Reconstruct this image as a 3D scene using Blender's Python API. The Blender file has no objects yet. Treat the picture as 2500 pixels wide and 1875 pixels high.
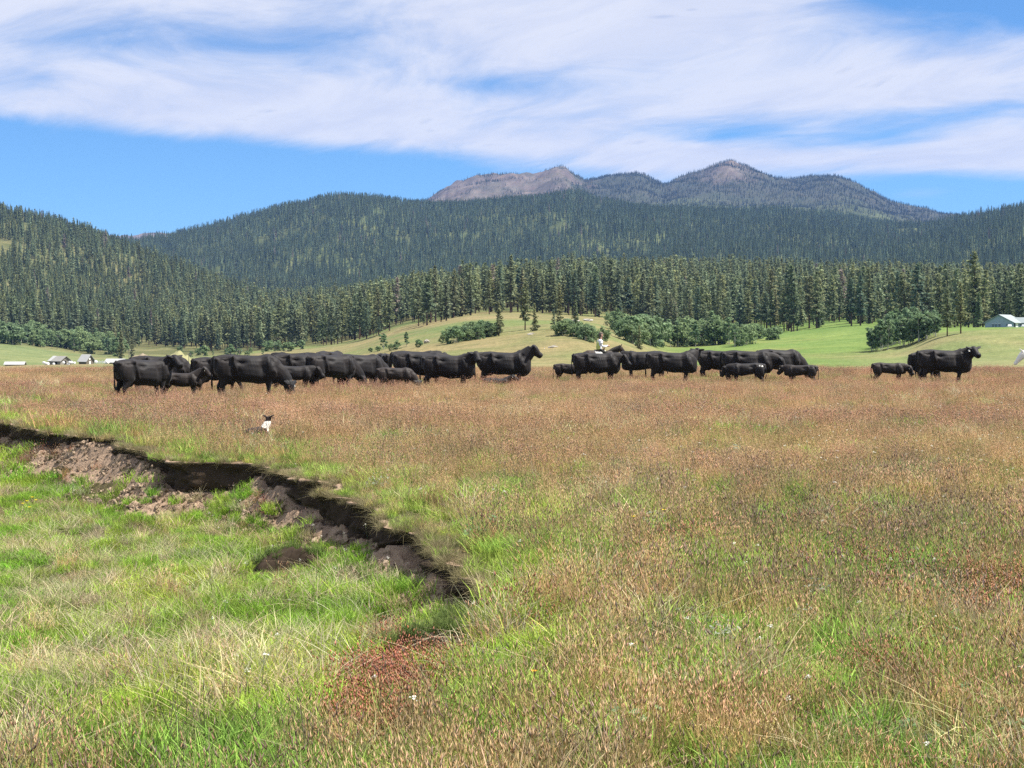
import bpy, bmesh, math, random
import numpy as np
from mathutils import Vector, Matrix

R = math.radians
rnd = random.Random(7)
rng = np.random.default_rng(11)
scene = bpy.context.scene
COL = scene.collection

# ------------------------------------------------------------------ camera
F, CX, CY, EYE, HOR = 3600.0, 1250.0, 937.5, 2.03, 817.0     # photograph pixels (2500 x 1875)
PITCH = math.atan((CY - HOR) / F)
cam_d = bpy.data.cameras.new('camera')
cam_d.sensor_width = 36.0
cam_d.lens = F / 2500.0 * 36.0
cam_d.clip_start, cam_d.clip_end = 0.1, 40000.0
cam = bpy.data.objects.new('camera', cam_d)
COL.objects.link(cam)
cam.location = (0, 0, EYE)
cam.rotation_euler = (R(90) - PITCH, 0, 0)
scene.camera = cam

# ------------------------------------------------------------------ light and sky
SUN_EL, SUN_AZ = R(60), R(93)                                  # azimuth clockwise from +Y (view direction)
sun_dir = Vector((math.sin(SUN_AZ) * math.cos(SUN_EL), math.cos(SUN_AZ) * math.cos(SUN_EL), math.sin(SUN_EL)))
sl = bpy.data.lights.new('sun', 'SUN')
sl.energy, sl.angle, sl.color = 5.0, R(0.53), (1.0, 0.95, 0.87)
so = bpy.data.objects.new('sun', sl)
COL.objects.link(so)
so.location = (40, 10, 80)
so.rotation_euler = (-sun_dir).to_track_quat('-Z', 'Y').to_euler()

scene.view_settings.view_transform = 'Standard'
scene.view_settings.look = 'None'
scene.view_settings.gamma = 1.0
scene.view_settings.use_curve_mapping = False
scene.view_settings.exposure = 0.93
cy = scene.cycles
cy.max_bounces, cy.diffuse_bounces, cy.glossy_bounces = 4, 2, 2
cy.transmission_bounces, cy.volume_bounces, cy.transparent_max_bounces = 2, 0, 4
cy.use_denoising = False
scene.render.filter_size = 1.15
cy.use_adaptive_sampling = False
cy.adaptive_threshold = 0.015
cy.sample_clamp_indirect = 4.0


class NT:
    """small helper to write node trees as expressions"""
    def __init__(self, tree):
        self.t = tree
        self.n = tree.nodes
        self.n.clear()

    def new(self, kind, **kw):
        nd = self.n.new(kind)
        for k, v in kw.items():
            setattr(nd, k, v)
        return nd

    def link(self, a, b):
        self.t.links.new(a, b)

    def put(self, sock, v):
        if isinstance(v, (int, float)):
            sock.default_value = v
        elif isinstance(v, (tuple, list)):
            v = tuple(v)
            if len(sock.default_value) == 4 and len(v) == 3:
                v = v + (1.0,)
            sock.default_value = v
        else:
            self.link(v, sock)

    def m(self, op, a, b=None, c=None, clamp=False):
        nd = self.new('ShaderNodeMath', operation=op, use_clamp=clamp)
        self.put(nd.inputs[0], a)
        if b is not None:
            self.put(nd.inputs[1], b)
        if c is not None:
            self.put(nd.inputs[2], c)
        return nd.outputs[0]

    def vm(self, op, a, b=None):
        nd = self.new('ShaderNodeVectorMath', operation=op)
        self.put(nd.inputs[0], a)
        if b is not None:
            self.put(nd.inputs[1], b)
        return nd.outputs[0]

    def ss(self, v, lo, hi, t0=0.0, t1=1.0):
        nd = self.new('ShaderNodeMapRange', interpolation_type='SMOOTHSTEP')
        self.put(nd.inputs[0], v)
        for i, q in enumerate((lo, hi, t0, t1)):
            self.put(nd.inputs[i + 1], q)
        return nd.outputs[0]

    def mix(self, f, a, b, mode='MIX'):
        nd = self.new('ShaderNodeMix', data_type='RGBA', blend_type=mode)
        self.put(nd.inputs[0], f)
        self.put(nd.inputs[6], a)
        self.put(nd.inputs[7], b)
        return nd.outputs[2]

    def noise(self, vec, scale, detail=4.0, rough=0.55, dist=0.0):
        nd = self.new('ShaderNodeTexNoise')
        if vec is not None:
            self.link(vec, nd.inputs['Vector'])
        nd.inputs['Scale'].default_value = scale
        nd.inputs['Detail'].default_value = detail
        nd.inputs['Roughness'].default_value = rough
        nd.inputs['Distortion'].default_value = dist
        return nd.outputs[0]

    def comb(self, x, y, z=0.0):
        nd = self.new('ShaderNodeCombineXYZ')
        for i, v in enumerate((x, y, z)):
            self.put(nd.inputs[i], v)
        return nd.outputs[0]

    def sep(self, v):
        nd = self.new('ShaderNodeSeparateXYZ')
        self.link(v, nd.inputs[0])
        return nd.outputs

    def attr(self, name, kind='GEOMETRY'):
        nd = self.new('ShaderNodeAttribute', attribute_name=name, attribute_type=kind)
        return nd.outputs


world = bpy.data.worlds.new('World')
scene.world = world
world.use_nodes = True
w = NT(world.node_tree)
sky = w.new('ShaderNodeTexSky', sky_type='NISHITA', sun_disc=False)
sky.sun_elevation, sky.sun_rotation = SUN_EL, SUN_AZ
sky.altitude, sky.air_density, sky.dust_density, sky.ozone_density = 1500, 0.9, 0.15, 3.0
tc = w.new('ShaderNodeTexCoord')
dx, dy, dz = w.sep(tc.outputs['Generated'])[:3]
el = w.m('MULTIPLY', w.m('ARCSINE', dz), 180 / math.pi)         # degrees
az = w.m('MULTIPLY', w.m('ARCTAN2', dx, dy), 180 / math.pi)
# cirrus sheet: noise on a slanted cloud-deck projection, sheared so that the streaks lean
den = w.m('ADD', w.m('MAXIMUM', dz, 0.0), 0.16)
pu, pv = w.m('DIVIDE', dx, den), w.m('DIVIDE', dy, den)
pvec = w.comb(w.m('ADD', w.m('MULTIPLY', pu, 0.75), w.m('MULTIPLY', pv, 0.35)), w.m('MULTIPLY', pv, 0.62), 3.7)
warp = w.new('ShaderNodeTexNoise')
w.link(pvec, warp.inputs['Vector'])
warp.inputs['Scale'].default_value, warp.inputs['Detail'].default_value = 1.1, 3.0
wv = w.vm('ADD', pvec, w.vm('MULTIPLY', w.vm('SUBTRACT', warp.outputs['Color'], (0.5, 0.5, 0.5)), (0.9, 0.9, 0.0)))
n_big = w.noise(wv, 1.9, 6.0, 0.55)
n_fine = w.noise(wv, 6.5, 7.0, 0.62)
edge_el = w.m('ADD', w.m('MULTIPLY', az, -0.050), 6.95)          # lower rim of the sheet
cov = w.m('MULTIPLY', w.ss(w.m('SUBTRACT', el, edge_el), -0.75, 0.55), 0.80)


def blob(a0, e0, sa, se, amp):
    a = w.m('DIVIDE', w.m('SUBTRACT', az, a0), sa)
    e = w.m('DIVIDE', w.m('SUBTRACT', el, e0), se)
    q = w.m('ADD', w.m('MULTIPLY', a, a), w.m('MULTIPLY', e, e))
    return w.m('MULTIPLY', w.m('EXPONENT', w.m('MULTIPLY', q, -1.0)), amp)


for args in ((19.0, 12.6, 7.0, 1.5, -1.1), (8.0, 7.6, 3.6, 0.55, -0.42), (15.0, 8.2, 5.0, 0.35, -0.10), (14, 7.3, 2.5, 0.5, -0.25),
             (-1.0, 9.6, 3.6, 0.40, -0.22), (-16.0, 10.9, 3.0, 0.5, -0.12), (6.0, 6.2, 6.5, 0.95, 0.62), (19.0, 6.9, 4.2, 0.6, 0.62),
             (15.4, 5.2, 1.8, 0.35, 0.30), (-9.0, 8.6, 9.0, 1.3, 0.22), (14.0, 9.0, 5.0, 0.6, 0.30), (2.0, 12.0, 9.0, 1.4, 0.18), (-13, 5.9, 6.0, 0.22, 0.10)):
    cov = w.m('ADD', cov, blob(*args))
dens = w.m('ADD', w.m('SUBTRACT', cov, 0.24), w.m('MULTIPLY', w.m('SUBTRACT', n_big, 0.5), 1.4))
dens = w.m('ADD', dens, w.m('MULTIPLY', w.m('SUBTRACT', n_fine, 0.5), 0.75))
alpha = w.m('MULTIPLY', w.ss(dens, 0.0, 0.74), 0.95)
skyc = w.mix(1.0, sky.outputs[0], (0.56, 0.86, 1.07), 'MULTIPLY')
hsv = w.new('ShaderNodeHueSaturation')
hsv.inputs['Saturation'].default_value, hsv.inputs['Value'].default_value = 1.0, 1.0
w.link(skyc, hsv.inputs['Color'])
cl = w.mix(w.ss(n_fine, 0.3, 0.7), (5.05, 5.3, 6.25), (6.0, 6.1, 6.65))
cl = w.mix(w.m('MULTIPLY', w.ss(w.m('ADD', w.m('ADD', blob(5.8, 12.0, 0.9, 0.14, 1.0), blob(6.9, 12.25, 0.45, 0.10, 0.8)), w.m('MULTIPLY', w.m('SUBTRACT', n_fine, 0.5), 3.4)), 0.35, 1.1), 0.75), cl, (2.5, 3.1, 4.7))
bg = w.new('ShaderNodeBackground')
bg.inputs['Strength'].default_value = 0.077
w.link(w.mix(alpha, hsv.outputs[0], cl), bg.inputs['Color'])
world.cycles.sampling_method = 'MANUAL'
world.cycles.sample_map_resolution = 512
wo = w.new('ShaderNodeOutputWorld')
w.link(bg.outputs[0], wo.inputs['Surface'])


# ------------------------------------------------------------------ numpy noise
_P = rng.permutation(1024)


def _h(ix, iy):
    return _P[(_P[ix & 1023] + iy) & 1023] / 1023.0


def vnoise(x, y):
    x, y = np.asarray(x, float), np.asarray(y, float)
    ix, iy = np.floor(x).astype(int), np.floor(y).astype(int)
    fx, fy = x - ix, y - iy
    u, v = fx * fx * (3 - 2 * fx), fy * fy * (3 - 2 * fy)
    a, b, c, d = _h(ix, iy), _h(ix + 1, iy), _h(ix, iy + 1), _h(ix + 1, iy + 1)
    return (a * (1 - u) + b * u) * (1 - v) + (c * (1 - u) + d * u) * v


def fbm(x, y, o=4, g=0.5):
    """about -1 .. 1"""
    s, a, t = 0.0, 1.0, 0.0
    for k in range(o):
        s = s + a * (vnoise(np.asarray(x) * 2 ** k + 17.3 * k, np.asarray(y) * 2 ** k - 9.1 * k) * 2 - 1)
        t += a
        a *= g
    return s / t * 1.5


def sstep(x, a, b):
    t = np.clip((np.asarray(x, float) - a) / (b - a), 0, 1)
    return t * t * (3 - 2 * t)


def pchip(xk, yk, x):
    xk, yk, x = np.asarray(xk, float), np.asarray(yk, float), np.asarray(x, float)
    h = np.diff(xk)
    d = np.diff(yk) / h
    m = np.zeros_like(yk)
    for i in range(1, len(xk) - 1):
        if d[i - 1] * d[i] > 0:
            w1, w2 = 2 * h[i] + h[i - 1], h[i] + 2 * h[i - 1]
            m[i] = (w1 + w2) / (w1 / d[i - 1] + w2 / d[i])
    m[0], m[-1] = d[0], d[-1]
    x = np.clip(x, xk[0], xk[-1])
    i = np.clip(np.searchsorted(xk, x) - 1, 0, len(h) - 1)
    t = (x - xk[i]) / h[i]
    return ((2 * t ** 3 - 3 * t ** 2 + 1) * yk[i] + (t ** 3 - 2 * t ** 2 + t) * h[i] * m[i]
            + (-2 * t ** 3 + 3 * t ** 2) * yk[i + 1] + (t ** 3 - t ** 2) * h[i] * m[i + 1])


def z_at(py, Y):                       # height seen at picture row py at distance Y
    return EYE + (HOR - np.asarray(py, float)) * np.asarray(Y, float) / F


def px_of(x, Y):
    return CX + F * np.asarray(x) / np.asarray(Y)


def x_of(px, Y):
    return (px - CX) / F * Y


def py_of(z, Y):
    return HOR - (np.asarray(z) - EYE) * F / np.asarray(Y)


# ------------------------------------------------------------------ mesh / object helpers
def mesh_np(name, verts, faces, mats=(), smooth=False, attrs=None):
    """faces: list of int arrays of shape (n,3) / (n,4); attrs: {name: per-vertex floats (n,) or colours (n,3)}"""
    me = bpy.data.meshes.new(name)
    verts = np.asarray(verts, np.float32)
    if not isinstance(faces, (list, tuple)):
        faces = [faces]
    faces = [np.asarray(f, np.int32) for f in faces if len(f)]
    sizes = np.concatenate([np.full(len(f), f.shape[1], np.int32) for f in faces])
    loops = np.concatenate([f.ravel() for f in faces])
    me.vertices.add(len(verts))
    me.vertices.foreach_set('co', verts.ravel())
    me.loops.add(len(loops))
    me.loops.foreach_set('vertex_index', loops)
    me.polygons.add(len(sizes))
    st = np.zeros(len(sizes), np.int32)
    st[1:] = np.cumsum(sizes)[:-1]
    me.polygons.foreach_set('loop_start', st)
    if smooth:
        me.polygons.foreach_set('use_smooth', np.ones(len(sizes), bool))
    for m in mats:
        me.materials.append(m)
    for k, v in (attrs or {}).items():
        v = np.asarray(v, np.float32)
        if v.ndim == 1:
            a = me.attributes.new(k, 'FLOAT', 'POINT')
            a.data.foreach_set('value', v)
        else:
            a = me.attributes.new(k, 'FLOAT_COLOR', 'POINT')
            a.data.foreach_set('color', np.concatenate([v, np.ones((len(v), 1), np.float32)], 1).ravel())
    me.update(calc_edges=True)
    return me


def add(name, data, parent=None, loc=(0, 0, 0), rotz=0.0, scale=1.0):
    o = bpy.data.objects.new(name, data)
    COL.objects.link(o)
    o.location = loc
    o.rotation_euler = (0, 0, rotz)
    o.scale = (scale,) * 3 if isinstance(scale, (int, float)) else scale
    if parent is not None:
        o.parent = parent
    return o


def tag(o, label=None, cat=None, group=None, kind=None):
    if label:
        o['label'] = label
    if cat:
        o['category'] = cat
    if group:
        o['group'] = group
    if kind:
        o['kind'] = kind
    return o


class MB:
    """collects simple solids for one mesh"""
    def __init__(self):
        self.v, self.f = [], []

    def box(self, c, s, rz=0.0):
        n = len(self.v)
        ca, sa = math.cos(rz), math.sin(rz)
        for dx_, dy_, dz_ in ((-1, -1, -1), (1, -1, -1), (1, 1, -1), (-1, 1, -1), (-1, -1, 1), (1, -1, 1), (1, 1, 1), (-1, 1, 1)):
            x, y, z = dx_ * s[0] / 2, dy_ * s[1] / 2, dz_ * s[2] / 2
            self.v.append((c[0] + x * ca - y * sa, c[1] + x * sa + y * ca, c[2] + z))
        for q in ((0, 3, 2, 1), (4, 5, 6, 7), (0, 1, 5, 4), (1, 2, 6, 5), (2, 3, 7, 6), (3, 0, 4, 7)):
            self.f.append(tuple(n + i for i in q))
        return self

    def poly(self, pts, faces):
        n = len(self.v)
        self.v += [tuple(p) for p in pts]
        self.f += [tuple(n + i for i in q) for q in faces]
        return self

    def tube(self, pts, rad, k=7, cap=True):
        n0 = len(self.v)
        P = [Vector(p) for p in pts]
        for i, p in enumerate(P):
            t = (P[min(i + 1, len(P) - 1)] - P[max(i - 1, 0)]).normalized()
            a = t.orthogonal().normalized() if abs(t.z) > 0.9 else t.cross(Vector((0, 0, 1))).normalized()
            if abs(t.z) > 0.9:
                a = Vector((1, 0, 0)) - t * t.x
                a.normalize()
            b = t.cross(a)
            for j in range(k):
                q = 2 * math.pi * j / k
                self.v.append(tuple(p + (a * math.cos(q) + b * math.sin(q)) * rad[i]))
        for i in range(len(P) - 1):
            for j in range(k):
                a0, a1 = n0 + i * k + j, n0 + i * k + (j + 1) % k
                self.f.append((a0, a1, a1 + k, a0 + k))
        if cap:
            self.f.append(tuple(n0 + j for j in reversed(range(k))))
            self.f.append(tuple(n0 + (len(P) - 1) * k + j for j in range(k)))
        return self

    def mesh(self, name, mat, smooth=False):
        me = bpy.data.meshes.new(name)
        me.from_pydata(self.v, [], self.f)
        me.materials.append(mat)
        if smooth:
            me.polygons.foreach_set('use_smooth', np.ones(len(me.polygons), bool))
        me.update()
        return me

    def build(self, name, mat, parent=None, smooth=False, **kw):
        return add(name, self.mesh(name, mat, smooth), parent, **kw)


def material(name):
    m = bpy.data.materials.new(name)
    m.use_nodes = True
    return m, NT(m.node_tree)


def plain(name, col, rough=0.8, spec=0.3, var=0.25, scale=3.0, bump=0.0, bscale=20.0, metal=0.0, coord='Object'):
    m, t = material(name)
    tcn = t.new('ShaderNodeTexCoord')
    v = tcn.outputs[coord]
    n = t.noise(v, scale, 5, 0.6)
    c = t.mix(1.0, col, t.mix(n, (1 - var,) * 3, (1 + var,) * 3), 'MULTIPLY')
    b = t.new('ShaderNodeBsdfPrincipled')
    t.put(b.inputs['Base Color'], c)
    b.inputs['Roughness'].default_value = rough
    b.inputs['Specular IOR Level'].default_value = spec
    b.inputs['Metallic'].default_value = metal
    if bump:
        bn = t.new('ShaderNodeBump')
        bn.inputs['Strength'].default_value = bump
        t.link(t.noise(v, bscale, 4, 0.6), bn.inputs['Height'])
        t.link(bn.outputs[0], b.inputs['Normal'])
    o = t.new('ShaderNodeOutputMaterial')
    t.link(b.outputs[0], o.inputs[0])
    return m


def leafy(name, transl=0.3, rough=0.7, spec=0.15):
    """plant material: colour from the scatter's tint / tint2 chosen by the mesh's 'head', varied by 'var'"""
    m, t = material(name)
    a1, a2 = t.attr('tint', 'INSTANCER'), t.attr('tint2', 'INSTANCER')
    hd, vr = t.attr('head')[2], t.attr('var')[2]
    c = t.mix(hd, a1[0], a2[0])
    c = t.mix(1.0, c, t.comb(vr, vr, vr), 'MULTIPLY')
    b = t.new('ShaderNodeBsdfPrincipled')
    t.put(b.inputs['Base Color'], c)
    b.inputs['Roughness'].default_value = rough
    b.inputs['Specular IOR Level'].default_value = spec
    tr = t.new('ShaderNodeBsdfTranslucent')
    t.put(tr.inputs['Color'], c)
    mx = t.new('ShaderNodeMixShader')
    mx.inputs[0].default_value = transl
    t.link(b.outputs[0], mx.inputs[1])
    t.link(tr.outputs[0], mx.inputs[2])
    o = t.new('ShaderNodeOutputMaterial')
    t.link(mx.outputs[0], o.inputs[0])
    return m


def crown_mat(name, cols, transl=0.2):
    """tree crown material for single trees: colour per tree from its random number"""
    m, t = material(name)
    oi = t.new('ShaderNodeObjectInfo')
    vr = t.attr('var')[2]
    cr = t.new('ShaderNodeValToRGB')
    t.link(oi.outputs['Random'], cr.inputs[0])
    cr.color_ramp.elements[0].color = cols[0] + (1,)
    cr.color_ramp.elements[1].color = cols[-1] + (1,)
    for i, c in enumerate(cols[1:-1]):
        e = cr.color_ramp.elements.new((i + 1) / (len(cols) - 1))
        e.color = c + (1,)
    c = t.mix(1.0, cr.outputs[0], t.comb(vr, vr, vr), 'MULTIPLY')
    b = t.new('ShaderNodeBsdfPrincipled')
    t.put(b.inputs['Base Color'], c)
    b.inputs['Roughness'].default_value = 0.75
    b.inputs['Specular IOR Level'].default_value = 0.15
    tr = t.new('ShaderNodeBsdfTranslucent')
    t.put(tr.inputs['Color'], c)
    mx = t.new('ShaderNodeMixShader')
    mx.inputs[0].default_value = transl
    t.link(b.outputs[0], mx.inputs[1])
    t.link(tr.outputs[0], mx.inputs[2])
    o = t.new('ShaderNodeOutputMaterial')
    t.link(mx.outputs[0], o.inputs[0])
    return m


# scatter: one object whose points carry copies of the source meshes
def scatter(name, pts, rot, scl, sources, tint=None, tint2=None, label=None, cat=None):
    n = len(pts)
    me = bpy.data.meshes.new(name)
    me.vertices.add(n)
    me.vertices.foreach_set('co', np.asarray(pts, np.float32).ravel())
    for k, v in (('rot', rot), ('tint', tint), ('tint2', tint2)):
        if v is not None:
            a = me.attributes.new(k, 'FLOAT_VECTOR', 'POINT')
            a.data.foreach_set('vector', np.asarray(v, np.float32).ravel())
    a = me.attributes.new('scl', 'FLOAT_VECTOR', 'POINT')
    scl = np.asarray(scl, np.float32)
    if scl.ndim == 1:
        scl = np.repeat(scl[:, None], 3, 1)
    a.data.foreach_set('vector', scl.ravel())
    a = me.attributes.new('idx', 'INT', 'POINT')
    a.data.foreach_set('value', rng.integers(0, len(sources), n).astype(np.int32))
    me.update()
    o = add(name, me)
    coll = bpy.data.collections.new(name + '_kinds')
    for i, s in enumerate(sources):
        so_ = bpy.data.objects.new('%s_kind_%02d' % (name, i), s)
        coll.objects.link(so_)
    ng = bpy.data.node_groups.new(name, 'GeometryNodeTree')
    ng.interface.new_socket('Geometry', in_out='INPUT', socket_type='NodeSocketGeometry')
    ng.interface.new_socket('Geometry', in_out='OUTPUT', socket_type='NodeSocketGeometry')
    N = ng.nodes
    gi, go = N.new('NodeGroupInput'), N.new('NodeGroupOutput')
    ci = N.new('GeometryNodeCollectionInfo')
    ci.inputs[0].default_value = coll
    ci.inputs[1].default_value = True
    ci.inputs[2].default_value = True
    ip = N.new('GeometryNodeInstanceOnPoints')
    ip.inputs['Pick Instance'].default_value = True

    def named(attr, typ):
        q = N.new('GeometryNodeInputNamedAttribute')
        q.data_type = typ
        q.inputs['Name'].default_value = attr
        return [s for s in q.outputs if s.enabled and s.name == 'Attribute'][0]
    L = ng.links
    L.new(gi.outputs[0], ip.inputs['Points'])
    L.new(ci.outputs[0], ip.inputs['Instance'])
    L.new(named('idx', 'INT'), ip.inputs['Instance Index'])
    L.new(named('rot', 'FLOAT_VECTOR'), ip.inputs['Rotation'])
    L.new(named('scl', 'FLOAT_VECTOR'), ip.inputs['Scale'])
    L.new(ip.outputs[0], go.inputs[0])
    md = o.modifiers.new('scatter', 'NODES')
    md.node_group = ng
    tag(o, label, cat, kind='stuff')
    return o


# ------------------------------------------------------------------ near ground: meadow with an eroded bank
AT, AN = np.array((0.468, -0.884)), np.array((0.884, 0.468))     # along the bank / towards the upper meadow
T_K = [-130, -60, -45, -35.0, -28.6, -23.5, -22.75, -22.2, -20.35, -17.5, -15.7, -14.2, -13.2, -12.4, -10.8, -10.3, -8.5, -5, 30]
N_K = [1.0, 3.6, 4.6, 5.42, 6.53, 6.32, 6.95, 7.23, 7.10, 6.67, 6.46, 6.08, 6.03, 5.84, 5.42, 5.17, 4.6, 4.0, 2.0]
D_K = [[-130, 0.5], [-60, 0.9], [-35, .98], [-22, .92], [-17, 0.68], [-14, 0.58], [-12, 0.50], [-10.5, 0.36], [-9.2, 0.16], [-7, 0.02], [30, 0]]
F_K = [[-130, 0.2], [-60, 0.3], [-36, 0.35], [-34, 0.27], [-31.5, 0.31], [-30.6, 0.06], [-28.7, 0.05], [-28.3, 0.42], [-27.6, 0.32], [-27.2, 0.08], [-24.3, 0.07],
       [-23.9, 0.38], [-22.6, 0.41], [-22.2, 0.05], [-21.7, 0.05], [-21.4, 0.36], [-20.7, 0.10], [-19.9, 0.06], [-19.4, 0.36], [-16.5, 0.34], [-14.4, 0.44], [-14.15, 0.05], [-13.8, 0.05],
       [-13.5, 0.44], [-12.7, 0.30], [-12.3, 0.08], [-11.9, 0.10], [-11.4, 0.40], [-10.4, 0.26], [-9.8, 0.08], [-9, 0.0], [30, 0]]


def lerp(K, x):
    K = np.asarray(K, float)
    return np.interp(x, K[:, 0], K[:, 1])


_fs = np.arange(-131, 31, .02)
_fk = np.exp(-np.linspace(-2.5, 2.5, 61) ** 2)
_fv = np.convolve(lerp(F_K, _fs), _fk / _fk.sum(), 'same')


def bank_n(t):
    live = sstep(t, -9.2, -11) * 1.0
    return np.interp(t, T_K, N_K) + live * (0.24 * fbm(t * 0.8, 3.3 + 0 * t, 3) + 0.13 * fbm(t * 3.1, 7.7 + 0 * t, 3) + 0.045 * np.tanh(5 * fbm(t * 1.15, 21.7 + 0 * t, 2)))


def face_h(t):
    d = lerp(D_K, t)
    return np.clip(np.minimum((.09 + .92 * np.interp(t, _fs, _fv)) * sstep(t, -9.3, -10.0) * (1 + 0.30 * fbm(t * 1.3, 1.1 + 0 * t, 3)), d * 0.66), 0, 1)


def tal_w(t):
    return 0.28 + lerp(D_K, t) * np.where(t < -22, .85, .70) + 0.15 * fbm(t * 0.7, 5.5 + 0 * t, 2)


def meadow_z(x, y):
    z = 0.05 * fbm(x * 0.11, y * 0.11, 3) + 0.015 * fbm(x * 0.7, y * 0.7, 2)
    brow = 74 + 2.0 * fbm(x * 0.05, 0.2 + 0 * x, 2)
    return z - 0.9 * sstep(y, brow, brow + 45) - 1.2 * sstep(y, brow + 15, 150)


def ground(x, y):
    """near ground height (and signed distance from the bank edge)"""
    x, y = np.asarray(x, float), np.asarray(y, float)
    t, n = x * AT[0] + y * AT[1], x * AN[0] + y * AN[1]
    v = n - bank_n(t)
    d, fh, tw = lerp(D_K, t), face_h(t), tal_w(t)
    q = np.clip(-v / tw, 0, 1)
    low = -fh - (d - fh) * (1 - (1 - q) ** 1.6) - 0.07 * fbm(x * 0.8, y * 0.8, 3) * (d > 0.05) - 0.03 * np.clip(-v - tw, 0, 3)*(d>0.05)
    return meadow_z(x, y) + np.where(v < 0, low, 0), v, t


tt = np.concatenate([np.linspace(-130, -37.2, 70, endpoint=False), np.arange(-37.2, -8.2, 0.035), np.linspace(-8.2, 26, 60)])
vu = np.concatenate([[0.0, 0.03, 0.08, 0.16], 0.25 * 1.145 ** np.arange(47)])[::-1]
nf, nt, nl = 14, 22, 34
rows = []
Tm = tt
bn, fh, dd, tw = bank_n(Tm), face_h(Tm), lerp(D_K, Tm), tal_w(Tm)
live = np.clip(dd / 0.25, 0, 1) * sstep(Tm, -9.4, -10.2)
P_, soil_, hum_ = [], [], []


def on_ground(p, pyv):
    z = -.2
    for _ in range(6):
        Y = (EYE - z) * F / (pyv - HOR)
        z = float(ground(x_of(p, Y), Y)[0])
    return x_of(p, Y), Y, z


SPOTS = [on_ground(p, q)[:2] + (r_,) for p, q, r_ in ((1110, 1590, .24), (1165, 1565, .2), (1050, 1605, .2), (960, 1550, .34), (930, 1520, .28), (1010, 1545, .25), (490, 1745, .20), (520, 1725, .16))]


def push(v, zoff, soil, hum=0.0):
    n = bn + v
    x, y = Tm * AT[0] + n * AN[0], Tm * AT[1] + n * AN[1]
    P_.append(np.stack([x, y, meadow_z(x, y) + zoff], 1))
    for (sx, sy, sr) in SPOTS:
        soil = np.maximum(soil, 1.15 * np.exp(-((x - sx) ** 2 + ((y - sy) * .8) ** 2) / sr ** 2))
    soil_.append(soil + 0 * Tm)
    hum_.append(hum + 0 * Tm)


for v in vu:
    push(v + 0 * Tm, 0.02 * fbm(Tm * 3, v * 3 + 0 * Tm, 2) * (v > 0.02), 1.0 * np.exp(-(v / 0.10) ** 2) * live)
for k in range(nf):                                        # undercut, fluted vertical face
    s = (k + 1) / nf
    zf = -fh * s - 0.004
    under = 0.10 * math.sin(min(s * 3.0, 1.0) * math.pi / 2)
    rel = 0.13 * fbm(Tm * 3.2, 3 * s + 0 * Tm, 3) + 0.075 * fbm(Tm * 7.0, 1.2 * s + 0 * Tm, 2) + 0.03 * fbm(Tm * 20, 9 * s + 0 * Tm, 2)
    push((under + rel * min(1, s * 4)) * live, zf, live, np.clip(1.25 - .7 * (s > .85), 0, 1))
for k in range(nt):                                        # slumped talus
    s = (k + 1) / nt
    v = -tw * s
    n = bn + v
    x, y = Tm * AT[0] + n * AN[0], Tm * AT[1] + n * AN[1]
    g, _, _ = ground(x, y)
    lump = live * (1 - s) * (0.03 * fbm(Tm * 16, s * 30 + 0 * Tm, 2) + 0.09 * fbm(Tm * 2.6, s * 5 + 0 * Tm, 3) + 0.05 * np.abs(fbm(Tm * 8, s * 14 + 0 * Tm, 2)))
    push(v, g - meadow_z(x, y) + lump, live * (1 - sstep(s + 0.35 * fbm(Tm * 1.1, s * 2 + 0 * Tm, 3), 0.35, 0.85)))
for k in range(nl):
    v = -tw - 0.16 * ((1.152 ** (k + 1)) - 1) / 0.152
    n = bn + v
    x, y = Tm * AT[0] + n * AN[0], Tm * AT[1] + n * AN[1]
    g, _, _ = ground(x, y)
    push(v, g - meadow_z(x, y), 0.0)
P_, soil_, hum_ = np.array(P_), np.array(soil_), np.array(hum_)
nr, nc = P_.shape[:2]
ii = np.arange(nr * nc).reshape(nr, nc)
quads = np.stack([ii[:-1, :-1], ii[1:, :-1], ii[1:, 1:], ii[:-1, 1:]], -1).reshape(-1, 4)

m_gr, t = material('meadow_soil')
geo = t.new('ShaderNodeNewGeometry')
pos = geo.outputs['Position']
soil = t.attr('soil')[2]
n1, n2, n3 = t.noise(pos, 0.35, 4), t.noise(pos, 6.0, 5, 0.65), t.noise(pos, 38.0, 4, 0.7)
turf = t.mix(t.ss(n1, 0.35, 0.65), (0.070, 0.072, 0.028), (0.105, 0.080, 0.044))
turf = t.mix(1.0, turf, t.mix(n2, (0.5, 0.5, 0.5), (1.5, 1.5, 1.4)), 'MULTIPLY')
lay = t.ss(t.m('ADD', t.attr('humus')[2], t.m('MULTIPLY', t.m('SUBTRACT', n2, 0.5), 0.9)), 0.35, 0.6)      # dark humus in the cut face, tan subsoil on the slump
up = t.sep(geo.outputs['Normal'])[2]
sub = t.mix(n2, (0.28, 0.195, 0.135), (0.54, 0.40, 0.285))
sub = t.mix(t.ss(n3, 0.35, 0.7), t.mix(1.0, sub, (0.72, 0.68, 0.66), 'MULTIPLY'), sub)
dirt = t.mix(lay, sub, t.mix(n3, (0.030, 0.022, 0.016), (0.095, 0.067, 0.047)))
col = t.mix(t.ss(t.m('ADD', soil, t.m('MULTIPLY', t.m('SUBTRACT', n2, 0.5), 0.7)), 0.3, 0.6), turf, dirt)
b = t.new('ShaderNodeBsdfPrincipled')
t.put(b.inputs['Base Color'], col)
b.inputs['Roughness'].default_value = 0.95
b.inputs['Specular IOR Level'].default_value = 0.1
bn_ = t.new('ShaderNodeBump')
bn_.inputs['Strength'].default_value, bn_.inputs['Distance'].default_value = 0.9, 0.05
t.link(t.m('ADD', n2, t.m('MULTIPLY', n3, 0.5)), bn_.inputs['Height'])
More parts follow.
